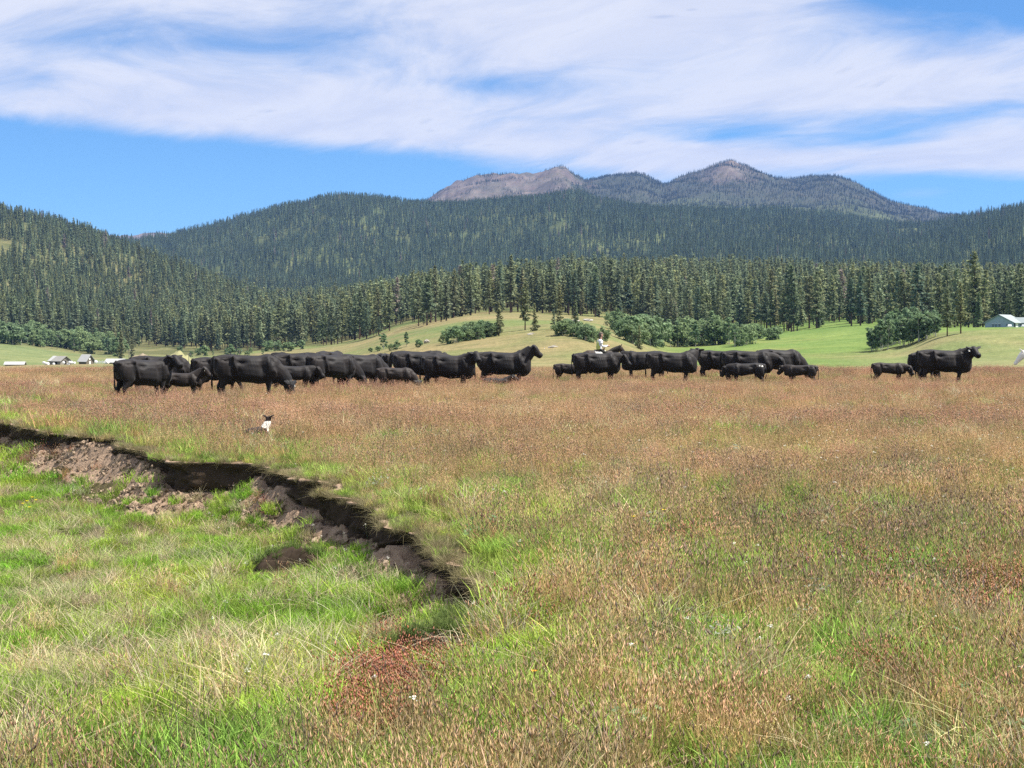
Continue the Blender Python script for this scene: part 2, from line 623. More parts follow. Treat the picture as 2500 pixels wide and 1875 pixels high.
t.link(bn_.outputs[0], b.inputs['Normal'])
t.link(b.outputs[0], t.new('ShaderNodeOutputMaterial').inputs[0])
m_soil = m_gr
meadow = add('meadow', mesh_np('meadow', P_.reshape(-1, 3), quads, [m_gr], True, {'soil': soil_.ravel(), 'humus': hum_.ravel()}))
tag(meadow, kind='structure')

# ------------------------------------------------------------------ far ground: pastures, hills, mountains (one sheet)
#        px      r1          r2          r3          r4          r5           r6           r7            r8            r9           r10          r11          r12
CT = {-400: [(140, 911), (380, 892), (520, 872), (720, 810), (1000, 770), (1500, 610), (2050, 470), (2600, 520), (3600, 590), (4600, 610), (6200, 600), (8500, 590)],
      0:    [(140, 911), (380, 892), (520, 878), (720, 836), (1000, 798), (1500, 665), (2050, 531), (2600, 560), (3600, 600), (4600, 610), (6200, 600), (8500, 588)],
      130:  [(140, 911), (380, 892), (520, 886), (720, 853), (1000, 812), (1500, 690), (2030, 562), (2600, 590), (3600, 602), (4600, 612), (6200, 600), (8500, 586)],
      250:  [(140, 911), (380, 892), (500, 890), (710, 868), (1000, 830), (1500, 725), (2000, 602), (2600, 630), (3600, 602), (4600, 612), (6200, 602), (8500, 584)],
      450:  [(140, 911), (380, 894), (480, 890), (700, 870), (950, 838), (1300, 775), (1800, 678), (2300, 690), (3700, 574), (4600, 600), (6200, 600), (8500, 585)],
      700:  [(140, 911), (320, 898), (440, 882), (700, 850), (950, 818), (1200, 785), (1450, 768), (2100, 740), (3600, 512), (4600, 550), (6200, 560), (8500, 600)],
      850:  [(140, 911), (280, 893), (400, 866), (660, 836), (900, 798), (1150, 768), (1430, 752), (2100, 718), (3600, 502), (4550, 540), (6200, 540), (8500, 600)],
      1000: [(140, 911), (240, 889), (350, 838), (580, 800), (850, 768), (1120, 742), (1400, 730), (2100, 700), (3600, 506), (4500, 525), (6200, 500), (8500, 570)],
      1200: [(140, 911), (220, 886), (330, 816), (560, 772), (800, 748), (1100, 715), (1400, 705), (2100, 690), (3600, 506), (4500, 520), (6200, 424), (8500, 500)],
      1400: [(140, 911), (220, 885), (320, 802), (580, 778), (850, 738), (1150, 692), (1450, 690), (2100, 670), (3600, 492), (4500, 512), (6200, 438), (8500, 520)],
      1500: [(140, 911), (230, 890), (330, 828), (590, 784), (850, 740), (1150, 692), (1450, 690), (2100, 668), (3600, 508), (4500, 516), (6200, 436), (8500, 520)],
      1650: [(140, 911), (240, 895), (350, 868), (600, 812), (850, 748), (1150, 696), (1450, 690), (2100, 665), (3600, 514), (4500, 520), (6200, 450), (8500, 540)],
      1900: [(140, 911), (240, 893), (350, 856), (600, 805), (850, 752), (1150, 702), (1450, 696), (2100, 670), (3500, 532), (4500, 522), (6200, 442), (8500, 540)],
      2080: [(140, 911), (240, 892), (350, 846), (590, 789), (850, 752), (1150, 704), (1450, 698), (2100, 674), (3450, 546), (4500, 532), (6200, 452), (8500, 560)],
      2200: [(140, 911), (240, 888), (330, 838), (570, 794), (830, 756), (1150, 706), (1450, 700), (2100, 672), (3350, 560), (4500, 552), (6200, 502), (8500, 580)],
      2300: [(140, 910), (220, 880), (310, 816), (550, 800), (800, 762), (1100, 710), (1450, 700), (2100, 660), (3250, 558), (4400, 560), (6200, 524), (8500, 590)],
      2400: [(140, 910), (210, 876), (300, 808), (520, 802), (780, 764), (1100, 714), (1450, 702), (2050, 650), (3100, 538), (4200, 555), (6200, 545), (8500, 600)],
      2500: [(140, 910), (210, 874), (300, 803), (500, 800), (760, 766), (1100, 716), (1450, 702), (2000, 640), (3000, 518), (4000, 550), (6200, 560), (8500, 600)],
      2950: [(140, 910), (210, 870), (300, 790), (500, 782), (760, 750), (1100, 706), (1450, 690), (2000, 590), (3000, 440), (4000, 500), (6200, 560), (8500, 600)]}
SK9 = [[-400, 600], [250, 600], [330, 596], [400, 587], [500, 562], [600, 537], [700, 513], [800, 498], [900, 497], [1000, 500], [1100, 500], [1200, 505], [1300, 498],
       [1390, 487], [1450, 502], [1550, 512], [1600, 517], [1700, 522], [1800, 532], [2000, 542], [2200, 562], [2270, 564], [2330, 552], [2400, 538], [2460, 522], [2500, 516], [2950, 450]]
SK11 = [[-400, 600], [300, 598], [800, 560], [960, 520], [1040, 491], [1100, 456], [1150, 434], [1200, 422], [1250, 419], [1300, 429], [1350, 416], [1380, 419], [1400, 434], [1430, 445],
        [1480, 436], [1550, 427], [1575, 432], [1600, 446], [1620, 452], [1660, 444], [1700, 436], [1740, 414], [1780, 407], [1820, 415], [1870, 434], [1920, 446], [1960, 443],
        [2000, 438], [2040, 442], [2080, 456], [2150, 486], [2200, 505], [2300, 526], [2360, 536], [2500, 560], [2950, 600]]
cpx = sorted(CT)
GPX = np.concatenate([np.arange(-2600, -420, 60), np.arange(-420, 2960, 8.0), np.arange(2970, 5200, 60)])
GY = np.concatenate([np.geomspace(96, 1000, 130, endpoint=False), np.geomspace(1000, 6600, 190, endpoint=False), np.geomspace(6600, 10500, 24)])
ctl = np.array([CT[p] for p in cpx], float)                     # (col, row, 2)
gx = np.clip(GPX, -400, 2950)
CY_ = np.stack([pchip(cpx, ctl[:, k, 0], gx) for k in range(12)])
CP_ = np.stack([pchip(cpx, ctl[:, k, 1], gx) for k in range(12)])
CP_[8] = np.interp(gx, *np.array(SK9, float).T)
CP_[10] = np.interp(gx, *np.array(SK11, float).T) + 4
GZ = np.zeros((len(GY), len(GPX)))
for c in range(len(GPX)):
    yk = np.concatenate([[96.0], CY_[:, c], [10600.0]])
    zk = np.concatenate([[-0.7], z_at(CP_[:, c], CY_[:, c]), [z_at(640, 10600.0)]])
    GZ[:, c] = pchip(yk, zk, GY)
GXX = x_of(GPX[None, :], GY[:, None])
GYY = np.repeat(GY[:, None], len(GPX), 1)
amp = 0.5 * sstep(GYY, 180, 420) + 5 * sstep(GYY, 800, 1500) + 13 * sstep(GYY, 1900, 2700)
GZ += amp * fbm(GXX / 190, GYY / 190, 4) * 0.8
GZ += 14 * sstep(GYY, 4300, 5400) * fbm(GXX / 75, GYY / 110, 4)
GZ += 0.35 * sstep(GYY, 170, 300) * fbm(GXX / 22, GYY / 22, 3)


def far_z(px, Y):
    px, Y = np.asarray(px, float), np.asarray(Y, float)
    i = np.clip(np.searchsorted(GPX, px) - 1, 0, len(GPX) - 2)
    j = np.clip(np.searchsorted(GY, Y) - 1, 0, len(GY) - 2)
    u = np.clip((px - GPX[i]) / (GPX[i + 1] - GPX[i]), 0, 1)
    v = np.clip((Y - GY[j]) / (GY[j + 1] - GY[j]), 0, 1)
    return (GZ[j, i] * (1 - u) + GZ[j, i + 1] * u) * (1 - v) + (GZ[j + 1, i] * (1 - u) + GZ[j + 1, i + 1] * u) * v


def find_Y(px, py, y0=160.0, y1=2500.0):
    Ys = np.geomspace(y0, y1, 900)
    g = py_of(far_z(np.full(900, float(px)), Ys), Ys)
    k = np.nonzero(g <= py)[0]
    return float(Ys[k[0]]) if len(k) else y1


# vegetation cover as colour of the land itself
g1, g2, g3 = fbm(GXX / 60, GYY / 60, 4), fbm(GXX / 17 + 40, GYY / 25, 4), fbm(GXX / 300 + 9, GYY / 300, 3)
PXX = np.repeat(GPX[None, :], len(GY), 0)
PYY = py_of(GZ, GYY)


def c3(r, g, b):
    return np.array((r, g, b))[None, None, :]


def mixc(a, b, f):
    return a * (1 - f[..., None]) + b * f[..., None]


cover = mixc(c3(.150, .185, .075), c3(.225, .195, .105), sstep(g1 + 0.4 * g2, -0.7, 0.35))                       # central knolls: tan and green
leftf = mixc(c3(.170, .200, .095), c3(.235, .200, .115), sstep(g1 + 0.5 * g2, 0.1, 0.9))
rightf = mixc(c3(.150, .215, .066), c3(.225, .225, .095), sstep(g1 + 0.5 * g2, 0.0, 0.9))
frontr = mixc(c3(.180, .205, .092), c3(.225, .210, .112), sstep(g2, -0.2, 0.9))
cover = mixc(cover, leftf, sstep(PXX, 640, 420))
wr = sstep(PXX + 60 * g2, 1560, 1700)
cover = mixc(cover, rightf, wr)
cover = mixc(cover, frontr, wr * sstep(GYY, 330, 290) * sstep(PXX, 1900, 2250))
cover = mixc(cover, c3(.235, .235, .125), sstep(GYY, 230, 180) * 0.7)
fl = sstep(GYY + 40 * g1, 640, 760)
cover = mixc(cover, mixc(c3(.110, .115, .055), c3(.185, .175, .090), sstep(g2, -.2, .8)), fl)
mt = sstep(GYY, 1700, 2300)
cover = mixc(cover, mixc(c3(.070, .085, .042), c3(.125, .145, .066), sstep(g2 + g1, 0, 1)), mt)
pk = sstep(GYY, 4600, 5200)
rock = mixc(c3(.110, .090, .090), c3(.190, .160, .150), sstep(g2, -.5, .7))
rock = mixc(rock, c3(.175, .125, .095), sstep(g1 + .4 * g2, .25, .9) * 0.7)
peakc = mixc(rock, c3(.060, .066, .052), np.clip(sstep(PXX + 60 * g1, 1385, 1450) * (1 - np.exp(-((PXX - 1775) / 75) ** 2) * sstep(PYY + 10 * g2, 452, 436)) * (0.88 + .12 * sstep(g2, -.3, .3)) + 0.4 * sstep(g3 + g1, .1, .7), 0, 1))
cover = mixc(cover, peakc, pk)

m_far, t = material('hill_cover')
geo = t.new('ShaderNodeNewGeometry')
pos = geo.outputs['Position']
cv = t.mix(1.0, t.attr('cover')[0], (0.9, 0.9, 0.9), 'MULTIPLY')
na, nb, nd_ = t.noise(pos, 0.9, 5, 0.7), t.noise(pos, 0.11, 6, 0.65), t.noise(pos, 0.012, 5, 0.6)
nf_ = t.noise(pos, 4.0, 4, 0.7)
cv = t.mix(1.0, cv, t.mix(t.ss(nf_, .3, .7), (0.7, 0.72, 0.68), (1.28, 1.26, 1.2)), 'MULTIPLY')
c = t.mix(1.0, cv, t.mix(t.ss(na, .25, .75), (0.72, 0.74, 0.7), (1.26, 1.24, 1.2)), 'MULTIPLY')
c = t.mix(1.0, c, t.mix(t.ss(nb, .25, .75), (0.76, 0.84, 0.76), (1.24, 1.16, 1.2)), 'MULTIPLY')
c = t.mix(1.0, c, t.mix(t.ss(nd_, .3, .7), (0.86, 0.92, 0.9), (1.12, 1.06, 1.06)), 'MULTIPLY')
b = t.new('ShaderNodeBsdfPrincipled')
t.put(b.inputs['Base Color'], c)
b.inputs['Roughness'].default_value = 0.95
b.inputs['Specular IOR Level'].default_value = 0.05
bp = t.new('ShaderNodeBump')
bp.inputs['Strength'].default_value, bp.inputs['Distance'].default_value = 0.6, 1.2
t.link(t.m('ADD', nb, t.m('MULTIPLY', na, 0.35)), bp.inputs['Height'])
t.link(bp.outputs[0], b.inputs['Normal'])
t.link(b.outputs[0], t.new('ShaderNodeOutputMaterial').inputs[0])
nr, nc = GZ.shape
ii = np.arange(nr * nc).reshape(nr, nc)
quads = np.stack([ii[:-1, :-1], ii[:-1, 1:], ii[1:, 1:], ii[1:, :-1]], -1).reshape(-1, 4)
hills = add('hills', mesh_np('hills', np.stack([GXX, GYY, GZ], -1).reshape(-1, 3), quads, [m_far], True, {'cover': cover.reshape(-1, 3)}))
tag(hills, kind='structure')

# ------------------------------------------------------------------ trees
def quad_cloud(cen, nrm, size, seed, aspect=0.6):
    """small leaf / needle-spray faces: centres, normals, sizes -> verts, quads"""
    g = np.random.default_rng(seed)
    n = len(cen)
    nrm = nrm / (np.linalg.norm(nrm, axis=1, keepdims=True) + 1e-9)
    a = np.cross(nrm, g.normal(size=(n, 3)))
    a /= np.linalg.norm(a, axis=1, keepdims=True) + 1e-9
    b = np.cross(nrm, a)
    s = size[:, None]
    v = np.stack([cen - a * s, cen - b * s * aspect + nrm * s * 0.12, cen + a * s, cen + b * s * aspect - nrm * s * 0.1], 1).reshape(-1, 3)
    return v, np.arange(4 * n).reshape(n, 4)


def pine_crown(seed, H=22.0, base=0.28, rad=2.9, nb=70, per=4, sprays=5, spray=0.85, power=0.75):
    g = np.random.default_rng(seed)
    cen, nrm, siz, var = [], [], [], []
    lean = g.normal(0, 0.012, 2)
    gap = g.uniform(0, 6.28, 3)
    for k in range(nb):
        f = min(1.0, ((k + g.random()) / nb))
        h = H * (base + (1 - base) * f * 0.985)
        az_ = k * 2.399 + g.normal(0, 0.5)
        shape = (1 - f) ** power * min(1.0, 0.5 + f / 0.18)
        L = max(0.25, rad * shape * (0.62 + 0.62 * g.random()) * (1 + 0.22 * math.sin(az_ + gap[0] + 5 * f)))
        if g.random() < 0.10:
            L *= 0.45
        elv = -0.25 + 0.75 * f + g.normal(0, 0.12)
        d = np.array((math.cos(az_) * math.cos(elv), math.sin(az_) * math.cos(elv), math.sin(elv)))
        m = max(2, int(round(per * (0.4 + 0.8 * L / rad))))
        bv = g.uniform(0.75, 1.25)
        for j in range(m):
            s = 0.25 + 0.75 * (j + 0.6 * g.random()) / m
            c = np.array((lean[0] * h, lean[1] * h, h)) + d * L * s
            for q in range(sprays):
                cen.append(c + g.normal(0, 0.30, 3) * np.array((1, 1, 0.55)) * spray)
                nrm.append(np.array((0, 0, 0.9)) + g.normal(0, 0.55, 3) + 0.35 * d)
                siz.append(spray * g.uniform(0.45, 0.95) * (0.6 + 0.4 * (1 - f)))
                var.append(bv * g.uniform(0.7, 1.3))
    for q in range(6):
        cen.append(np.array((lean[0] * H, lean[1] * H, H * (0.965 + 0.008 * q))))
        nrm.append(g.normal(0, 1, 3) * np.array((1, 1, 0.2)))
        siz.append(spray * 0.4)
        var.append(1.1)
    v, f = quad_cloud(np.array(cen), np.array(nrm), np.array(siz), seed)
    return v, f, np.repeat(np.array(var), 4)


def far_pine(seed, H=22.0, base=0.10, rad=2.7, tiers=9, per=6):
    """distant conifer: drooping branch blades in uneven tiers round a stem"""
    g = np.random.default_rng(seed)
    V, Fc, var = [], [], []
    for k in range(tiers):
        f = (k + 0.3 * g.random()) / tiers
        h = H * (base + (1 - base) * f)
        L0 = rad * (1 - f) ** 0.85 + 0.25
        for j in range(per):
            a = 6.283 * (j + g.random()) / per
            L = L0 * g.uniform(0.6, 1.2)
            wd = L * g.uniform(0.45, 0.8)
            d, s = np.array((math.cos(a), math.sin(a), 0)), np.array((-math.sin(a), math.cos(a), 0))
            top = np.array((0, 0, h + H * (1 - base) / tiers * g.uniform(0.7, 1.5)))
            tip = d * L + np.array((0, 0, h - g.uniform(0.0, 0.9)))
            n = len(V)
            V += [top, tip + s * wd * 0.5, tip - s * wd * 0.5, tip * 0.55 + np.array((0, 0, h * 0.45 - 0.2))]
            Fc += [(n, n + 1, n + 3), (n, n + 3, n + 2)]
            vv = g.uniform(0.7, 1.3)
            var += [vv] * 4
    return np.array(V), np.array(Fc), np.array(var)


def trunk_v(H, r0, top=0.93, k=6, bend=0.25, seed=0):
    g = np.random.default_rng(seed)
    mb = MB()
    hs = np.linspace(-0.4, H * top, 6)
    off = np.cumsum(g.normal(0, bend / 6, (6, 2)), 0)
    off -= off[0]
    mb.tube([(off[i, 0], off[i, 1], hs[i]) for i in range(6)], [r0 * (1.15 if i == 0 else 1) * (1 - 0.85 * i / 5.5) for i in range(6)], k)
    return mb


m_bark = plain('pine_bark', (0.095, 0.064, 0.048), 0.95, 0.05, 0.4, 2.0)
m_bark2 = plain('aspen_bark', (0.42, 0.40, 0.34), 0.9, 0.1, 0.3, 3.0)
m_pine = crown_mat('pine_needles', [(.160, .212, .125), (.230, .250, .125), (.140, .200, .138), (.250, .250, .132), (.170, .228, .120)], 0.4)
m_leaf = crown_mat('aspen_leaves', [(.165, .250, .130), (.200, .275, .135), (.170, .250, .145)], 0.4)
m_will = crown_mat('willow_leaves', [(.165, .250, .122), (.215, .285, .132), (.185, .262, .140)], 0.4)
m_fore = leafy('forest_needles', 0.32, 0.8, 0.1)

PINES = []
for i in range(9):
    Hh = [22, 24, 20, 23, 18, 25, 21, 16, 22][i]
    v, f, var = pine_crown(100 + i, Hh, [.22, .26, .16, .32, .10, .22, .14, .05, .28][i], [3.2, 3.7, 3.4, 3.0, 3.3, 4.0, 3.0, 2.9, 3.8][i],
                           [66, 74, 64, 60, 70, 78, 66, 60, 64][i], 4, 5, [.85, .9, .85, .8, .85, .95, .8, .75, .95][i], [.56, .5, .62, .5, .75, .48, .6, .8, .46][i])
    PINES.append((mesh_np('pine_crown', v, f, [m_pine], False, {'var': var}), trunk_v(Hh, 0.34, seed=i).mesh('pine_trunk', m_bark), Hh))
# the same build for the massed forest (trunk and needles in one mesh)
FOREST = []
for i in range(7):
    Hh = [22, 24, 20, 23, 19, 25, 21][i]
    v, f, var = pine_crown(200 + i, Hh, [.20, .26, .15, .28, .12, .22, .17][i], [3.1, 3.5, 3.2, 3.0, 3.3, 3.8, 2.9][i], 50, 3, 4, 1.1, [.56, .5, .64, .5, .75, .48, .6][i])
    tb = trunk_v(Hh, 0.32, seed=40 + i)
    tv = np.array(tb.v)
    tf = [np.array([q for q in tb.f if len(q) == 4]) + len(v)]
    FOREST.append(mesh_np('forest_pine', np.concatenate([v, tv]), [f] + tf, [m_fore], False,
                          {'var': np.concatenate([var, np.ones(len(tv))]), 'head': np.concatenate([np.zeros(len(v)), np.ones(len(tv))])}))
FARP = []
for i in range(6):
    v, f, var = far_pine(300 + i, 21, [.08, .14, .05, .18, .1, .06][i], [2.5, 2.9, 2.6, 2.3, 3.1, 2.7][i], [9, 10, 8, 9, 11, 9][i], 6)
    FARP.append(mesh_np('far_pine', v, f, [m_fore], False, {'var': var, 'head': np.zeros(len(v))}))

gT = np.random.default_rng(5)


def strew(px0, px1, Y0, Y1, sp):
    """evenly random points in a wedge of land, spacing about sp metres"""
    out = []
    wdt = (px1 - px0) / F
    area = wdt * (Y1 ** 2 - Y0 ** 2) / 2
    n = int(area / sp ** 2)
    Y = np.sqrt(gT.uniform(Y0 ** 2, Y1 ** 2, n))
    return gT.uniform(px0, px1, n), Y


def tints(n, base, j=0.22, warm=0.25):
    b = np.array(base)[None, :] * gT.uniform(1 - j, 1 + j, (n, 1))
    k = gT.random((n, 1)) ** 2 * warm
    b = b * (1 + k * np.array([[0.55, 0.25, -0.15]]))
    snag = gT.random((n, 1)) < .010
    return np.where(snag, np.array([[.26, .22, .185]]), b)


def in_view(px, pad=330):
    return (px > -pad) & (px < 2500 + pad)


# --- near forest wall
Yfr = pchip([-400, 380, 560, 700, 850, 950, 1050, 1150, 1230, 1330, 1500, 1650, 1900, 1960, 2050, 2120, 2200, 2300, 2420, 2950],
            [900, 880, 760, 690, 640, 600, 575, 590, 640, 650, 640, 600, 575, 560, 560, 575, 530, 500, 475, 460], np.arange(-400, 2951))


def yfront(px):
    return np.interp(px, np.arange(-400, 2951), Yfr)


px, Y = strew(380, 2830, 440, 1480, 7.5)
keep = Y > yfront(px) + 18 * fbm(px / 60, px * 0 + 2, 2)
thin = fbm(px / 70, Y / 60, 3)
keep &= (thin > -0.62) | (Y > yfront(px) + 260)
px, Y = px[keep], Y[keep]
depth = Y - yfront(px)
# --- left hill
pxl, Yl = strew(-330, 820, 830, 2330, 9.0)
clr = fbm(x_of(pxl, Yl) / 20, Yl / 60, 3) + .35 * fbm(x_of(pxl, Yl) / 70, Yl / 150, 2)
k = (Yl > np.interp(pxl, [-330, 0, 250, 450, 600, 820], [830, 850, 850, 930, 1100, 1500])) & (clr > np.interp(pxl, [-330, 0, 300, 420, 600], [-.42, -.40, -.36, -.5, -2]))
k &= (gT.random(len(pxl)) < 0.93)
pxl, Yl = pxl[k], Yl[k]

cand = [(d, p, y) for d, p, y in zip(depth, px, Y) if -60 < p < 2560]
cand.sort()
near_ids = cand[:196]
near_set = {(p, y) for _, p, y in near_ids}
lc = sorted([(y, p) for p, y in zip(pxl, Yl) if -20 < p < 760])[:76]
left_set = {(p, y) for y, p in lc}


def pine_tree(p, y, label, group, s=None, kind=None, rz=None):
    cr, tr, Hh = PINES[kind if kind is not None else rnd.randrange(len(PINES))]
    if s is None:
        s = rnd.uniform(0.60, 1.05) if rnd.random() < .8 else rnd.uniform(.32, .6)
    o = add('pine_tree', None, None, (x_of(p, y), y, float(far_z(p, y)) - 0.2), rnd.uniform(0, 6.28) if rz is None else rz, s)
    add('trunk', tr, o)
    add('crown', cr, o)
    tag(o, label, 'pine tree', group)
    return o


def zone(p):
    if p < 900:
        return 'pine in the front row of the forest behind the left cattle'
    if p < 1240:
        return 'pine along the forest edge at the top of the tan knoll'
    if p < 1520:
        return 'pine at the forest edge above the rider'
    if p < 1900:
        return 'pine rising behind the pale willow thicket'
    if p < 2110:
        return 'pine at the forest edge above the bright green field'
    return 'pine standing behind the aspen grove and grey house'


def look(kind, s):
    h = PINES[kind][2] * s
    size = 'short young' if h < 12 else ('very tall' if h > 22.5 else ('medium-sized' if h < 17 else 'tall'))
    return size + (' slim' if kind in (0, 3, 6) else (' broad-crowned' if kind in (1, 5, 8) else ''))


def described(place):
    kd = rnd.randrange(len(PINES))
    s = rnd.uniform(0.60, 1.05) if rnd.random() < .8 else rnd.uniform(.32, .6)
    return kd, s, look(kd, s) + ' ' + place


for d, p, y in near_ids:
    kd, s, lb = described(zone(p))
    pine_tree(p, y, lb, lb, s, kd)
for y, p in lc:
    lb = 'conifer at the foot of the steep wooded hill behind the sheds'
    kd, s, lb = described(lb)
    pine_tree(p, y, lb, lb, s, kd)
for p, pyb, hpx, kd, lb in ((1218, 820, 86, 4, 'lone bushy pine standing out on the tan knoll'),
                            (1282, 806, 122, 5, 'large open pine with low branches in front of the forest gap'),
                            (1306, 808, 70, 7, 'short dark pine with drooping skirt below the large open pine'),
                            (1366, 802, 112, 6, 'broad dark pine left of the pale rocks above the rider'),
                            (1352, 806, 52, 7, 'small rounded young pine under the broad dark pine'),
                            (1405, 800, 70, 4, 'light young pine beside the pale rocks'),
                            (1560, 852, 60, 7, 'small dark conifer inside the willow thicket'),
                            (296, 880, 74, 4, 'dark bushy conifer beside the right-hand shed'),
                            (322, 872, 52, 7, 'small dark conifer next to the bare dirt mound'),
                            (2078, 796, 118, 3, 'slim pine with bare trunk on the green rise, nearer the camera than the forest'),
                            (2100, 795, 126, 0, 'second slim bare-trunked pine on the green rise'),
                            (2312, 822, 120, 5, 'big shaggy pine at the right end of the aspen grove'),
                            (2345, 815, 128, 1, 'tall shaggy pine left of the grey house')):
    y = find_Y(p, pyb, 200)
    pine_tree(p, y, lb, None, hpx / (F / y) / PINES[kd][2], kd)

k = np.array([(a, b_) not in near_set for a, b_ in zip(px, Y)])
fx, fy = px[k], Y[k]
n = len(fx)
scatter('pine_forest', np.stack([x_of(fx, fy), fy, far_z(fx, fy) - 0.3], 1), np.stack([gT.normal(0, .02, n), gT.normal(0, .02, n), gT.uniform(0, 6.28, n)], 1),
        np.where(gT.random(n) < .22, gT.uniform(.28, .55, n), gT.uniform(.55, 1.02, n)), FOREST, tints(n, (.190, .235, .138), .34, .7), np.tile((.085, .06, .045), (n, 1)),
        'dense dark green pine forest covering the rise behind the pasture', 'forest')
k = np.array([(a, b_) not in left_set for a, b_ in zip(pxl, Yl)])
fx, fy = pxl[k], Yl[k]
n = len(fx)
scatter('hillside_forest', np.stack([x_of(fx, fy), fy, far_z(fx, fy) - 0.3], 1), np.stack([gT.normal(0, .02, n), gT.normal(0, .02, n), gT.uniform(0, 6.28, n)], 1),
        gT.uniform(0.55, 1.12, n), FOREST[:4] + FARP, tints(n, (.168, .214, .122), .34, .7), np.tile((.085, .06, .045), (n, 1)),
        'conifers thinning out over the steep left hillside', 'forest')
# --- middle mountain
px, Y = strew(-330, 2830, 1950, 3820, 9.6)
clr = 0.8 * fbm(x_of(px, Y) / 32, Y / 70, 3) + 0.5 * fbm(x_of(px, Y) / 160, Y / 220, 2)
k = (clr > -0.62) & (py_of(far_z(px, Y), Y) < 770)
px, Y = px[k], Y[k]
n = len(px)
scatter('mountain_forest', np.stack([x_of(px, Y), Y, far_z(px, Y) - 0.3], 1), np.stack([0 * px, 0 * px, gT.uniform(0, 6.28, n)], 1),
        np.stack([gT.uniform(.62, 1.15, n)] * 2 + [gT.uniform(0.62, 1.2, n)], 1), FARP, tints(n, (.145, .198, .126), .36, .5), np.tile((.1, .08, .06), (n, 1)),
        'conifer forest blanketing the long ridge below the rocky peaks', 'forest')
# --- high peaks
px, Y = strew(900, 2600, 4700, 6500, 12.0)
cl_ = fbm(x_of(px, Y) / 90, Y / 140, 4)
lim = np.interp(px, [900, 1050, 1330, 1400, 1440, 1600, 1640, 1700, 1800, 1880, 1930, 2600], [.1, .42, .50, .2, -.4, -.45, -.45, -.3, -.1, -.45, -.7, -.7])
k = cl_ + gT.normal(0, .22, len(px)) > lim
px, Y = px[k], Y[k]
n = len(px)
scatter('peak_conifers', np.stack([x_of(px, Y), Y, far_z(px, Y) - 0.3], 1), np.stack([0 * px, 0 * px, gT.uniform(0, 6.28, n)], 1),
        gT.uniform(0.30, .65, n), FARP, tints(n, (.085, .105, .072), .25, .3), np.tile((.1, .08, .06), (n, 1)),
        'sparse conifers dotting the rocky peaks', 'forest')


# --- broad-leaved trees and shrubs
def leafy_tree(seed, H, wid, stems, n, leaf, shape=1.0, low=0.15):
    g = np.random.default_rng(seed)
    tb = MB()
    cl_c = []
    for s in range(stems):
        a, r_ = g.uniform(0, 6.28), wid * 0.12 * (s > 0)
        bx, by = r_ * math.cos(a), r_ * math.sin(a)
        tx, ty = bx + g.normal(0, wid * .16), by + g.normal(0, wid * .16)
        hh = H * g.uniform(0.72, 0.95)
        tb.tube([(bx, by, -.3), ((bx * 2 + tx) / 3, (by * 2 + ty) / 3, hh * .35), (tx, ty, hh)], [.075 * H / 7 + .03, .055 * H / 7 + .02, .015], 5)
        for q in range(4):
            f = g.uniform(.35, .8)
            aa = g.uniform(0, 6.28)
            p0 = np.array((bx + (tx - bx) * f, by + (ty - by) * f, hh * f))
            p1 = p0 + np.array((math.cos(aa) * wid * .3, math.sin(aa) * wid * .3, H * .14))
            tb.tube([p0, p1], [.035, .01], 4)
            cl_c.append(p1)
    for q in range(26):
        f = g.uniform(low, 1.0)
        rr = wid * 0.5 * (math.sin(min(1, (f - low) / (1 - low) * 0.8 + 0.25) * math.pi) ** 0.6) * math.sqrt(g.random()) * shape
        aa = g.uniform(0, 6.28)
        cl_c.append(np.array((rr * math.cos(aa), rr * math.sin(aa), H * f * 0.95)))
    cl_c = np.array(cl_c)
    k = g.integers(0, len(cl_c), n)
    off = g.normal(0, 1, (n, 3))
    off /= np.linalg.norm(off, axis=1, keepdims=True)
    rad = (g.random((n, 1)) ** 0.5) * wid * 0.17 * g.uniform(.6, 1.3, (len(cl_c), 1))[k]
    cen = cl_c[k] + off * rad * np.array((1, 1, 0.8))
    cen[:, 2] = np.clip(cen[:, 2], 0.05, H)
    v, f = quad_cloud(cen, off * .6 + np.array((0, 0, .5)) + g.normal(0, .5, (n, 3)), leaf * g.uniform(.6, 1.2, n), seed, .75)
    var = np.repeat(g.uniform(.7, 1.3, n) * g.uniform(.82, 1.18, len(cl_c))[k], 4)
    return v, f, var, tb


ASP, WIL = [], []
for i in range(6):
    v, f, var, tb = leafy_tree(500 + i, [7.6, 8.4, 6.8, 8.0, 6.2, 7.2][i], [3.0, 3.3, 2.8, 2.6, 2.9, 3.4][i], [1, 2, 1, 1, 2, 2][i], 2300, .23, 1.0, .18)
    ASP.append((mesh_np('aspen_crown', v, f, [m_leaf], False, {'var': var}), tb.mesh('aspen_trunk', m_bark2), [7.6, 8.4, 6.8, 8.0, 6.2, 7.2][i]))
for i in range(6):
    v, f, var, tb = leafy_tree(600 + i, [4.6, 5.4, 3.6, 5.0, 4.2, 6.0][i], [4.4, 4.8, 4.0, 3.8, 4.6, 4.6][i], [4, 5, 4, 3, 5, 4][i], 2300, .22, 1.0, .04)
    WIL.append((mesh_np('willow_crown', v, f, [m_will], False, {'var': var}), tb.mesh('willow_trunk', m_bark2), [4.6, 5.4, 3.6, 5.0, 4.2, 6.0][i]))


def broadleaf(name, kinds, p, y, hpx, label, group, cat):
    cr, tr, Hh = kinds[rnd.randrange(len(kinds))]
    s = hpx / (F / y) / Hh
    o = add(name, None, None, (x_of(p, y), y, float(far_z(p, y)) - 0.1), rnd.uniform(0, 6.28), (s * rnd.uniform(.9, 1.2), s * rnd.uniform(.9, 1.2), s))
    add('trunk', tr, o)
    add('crown', cr, o)
    tag(o, label, cat, group)


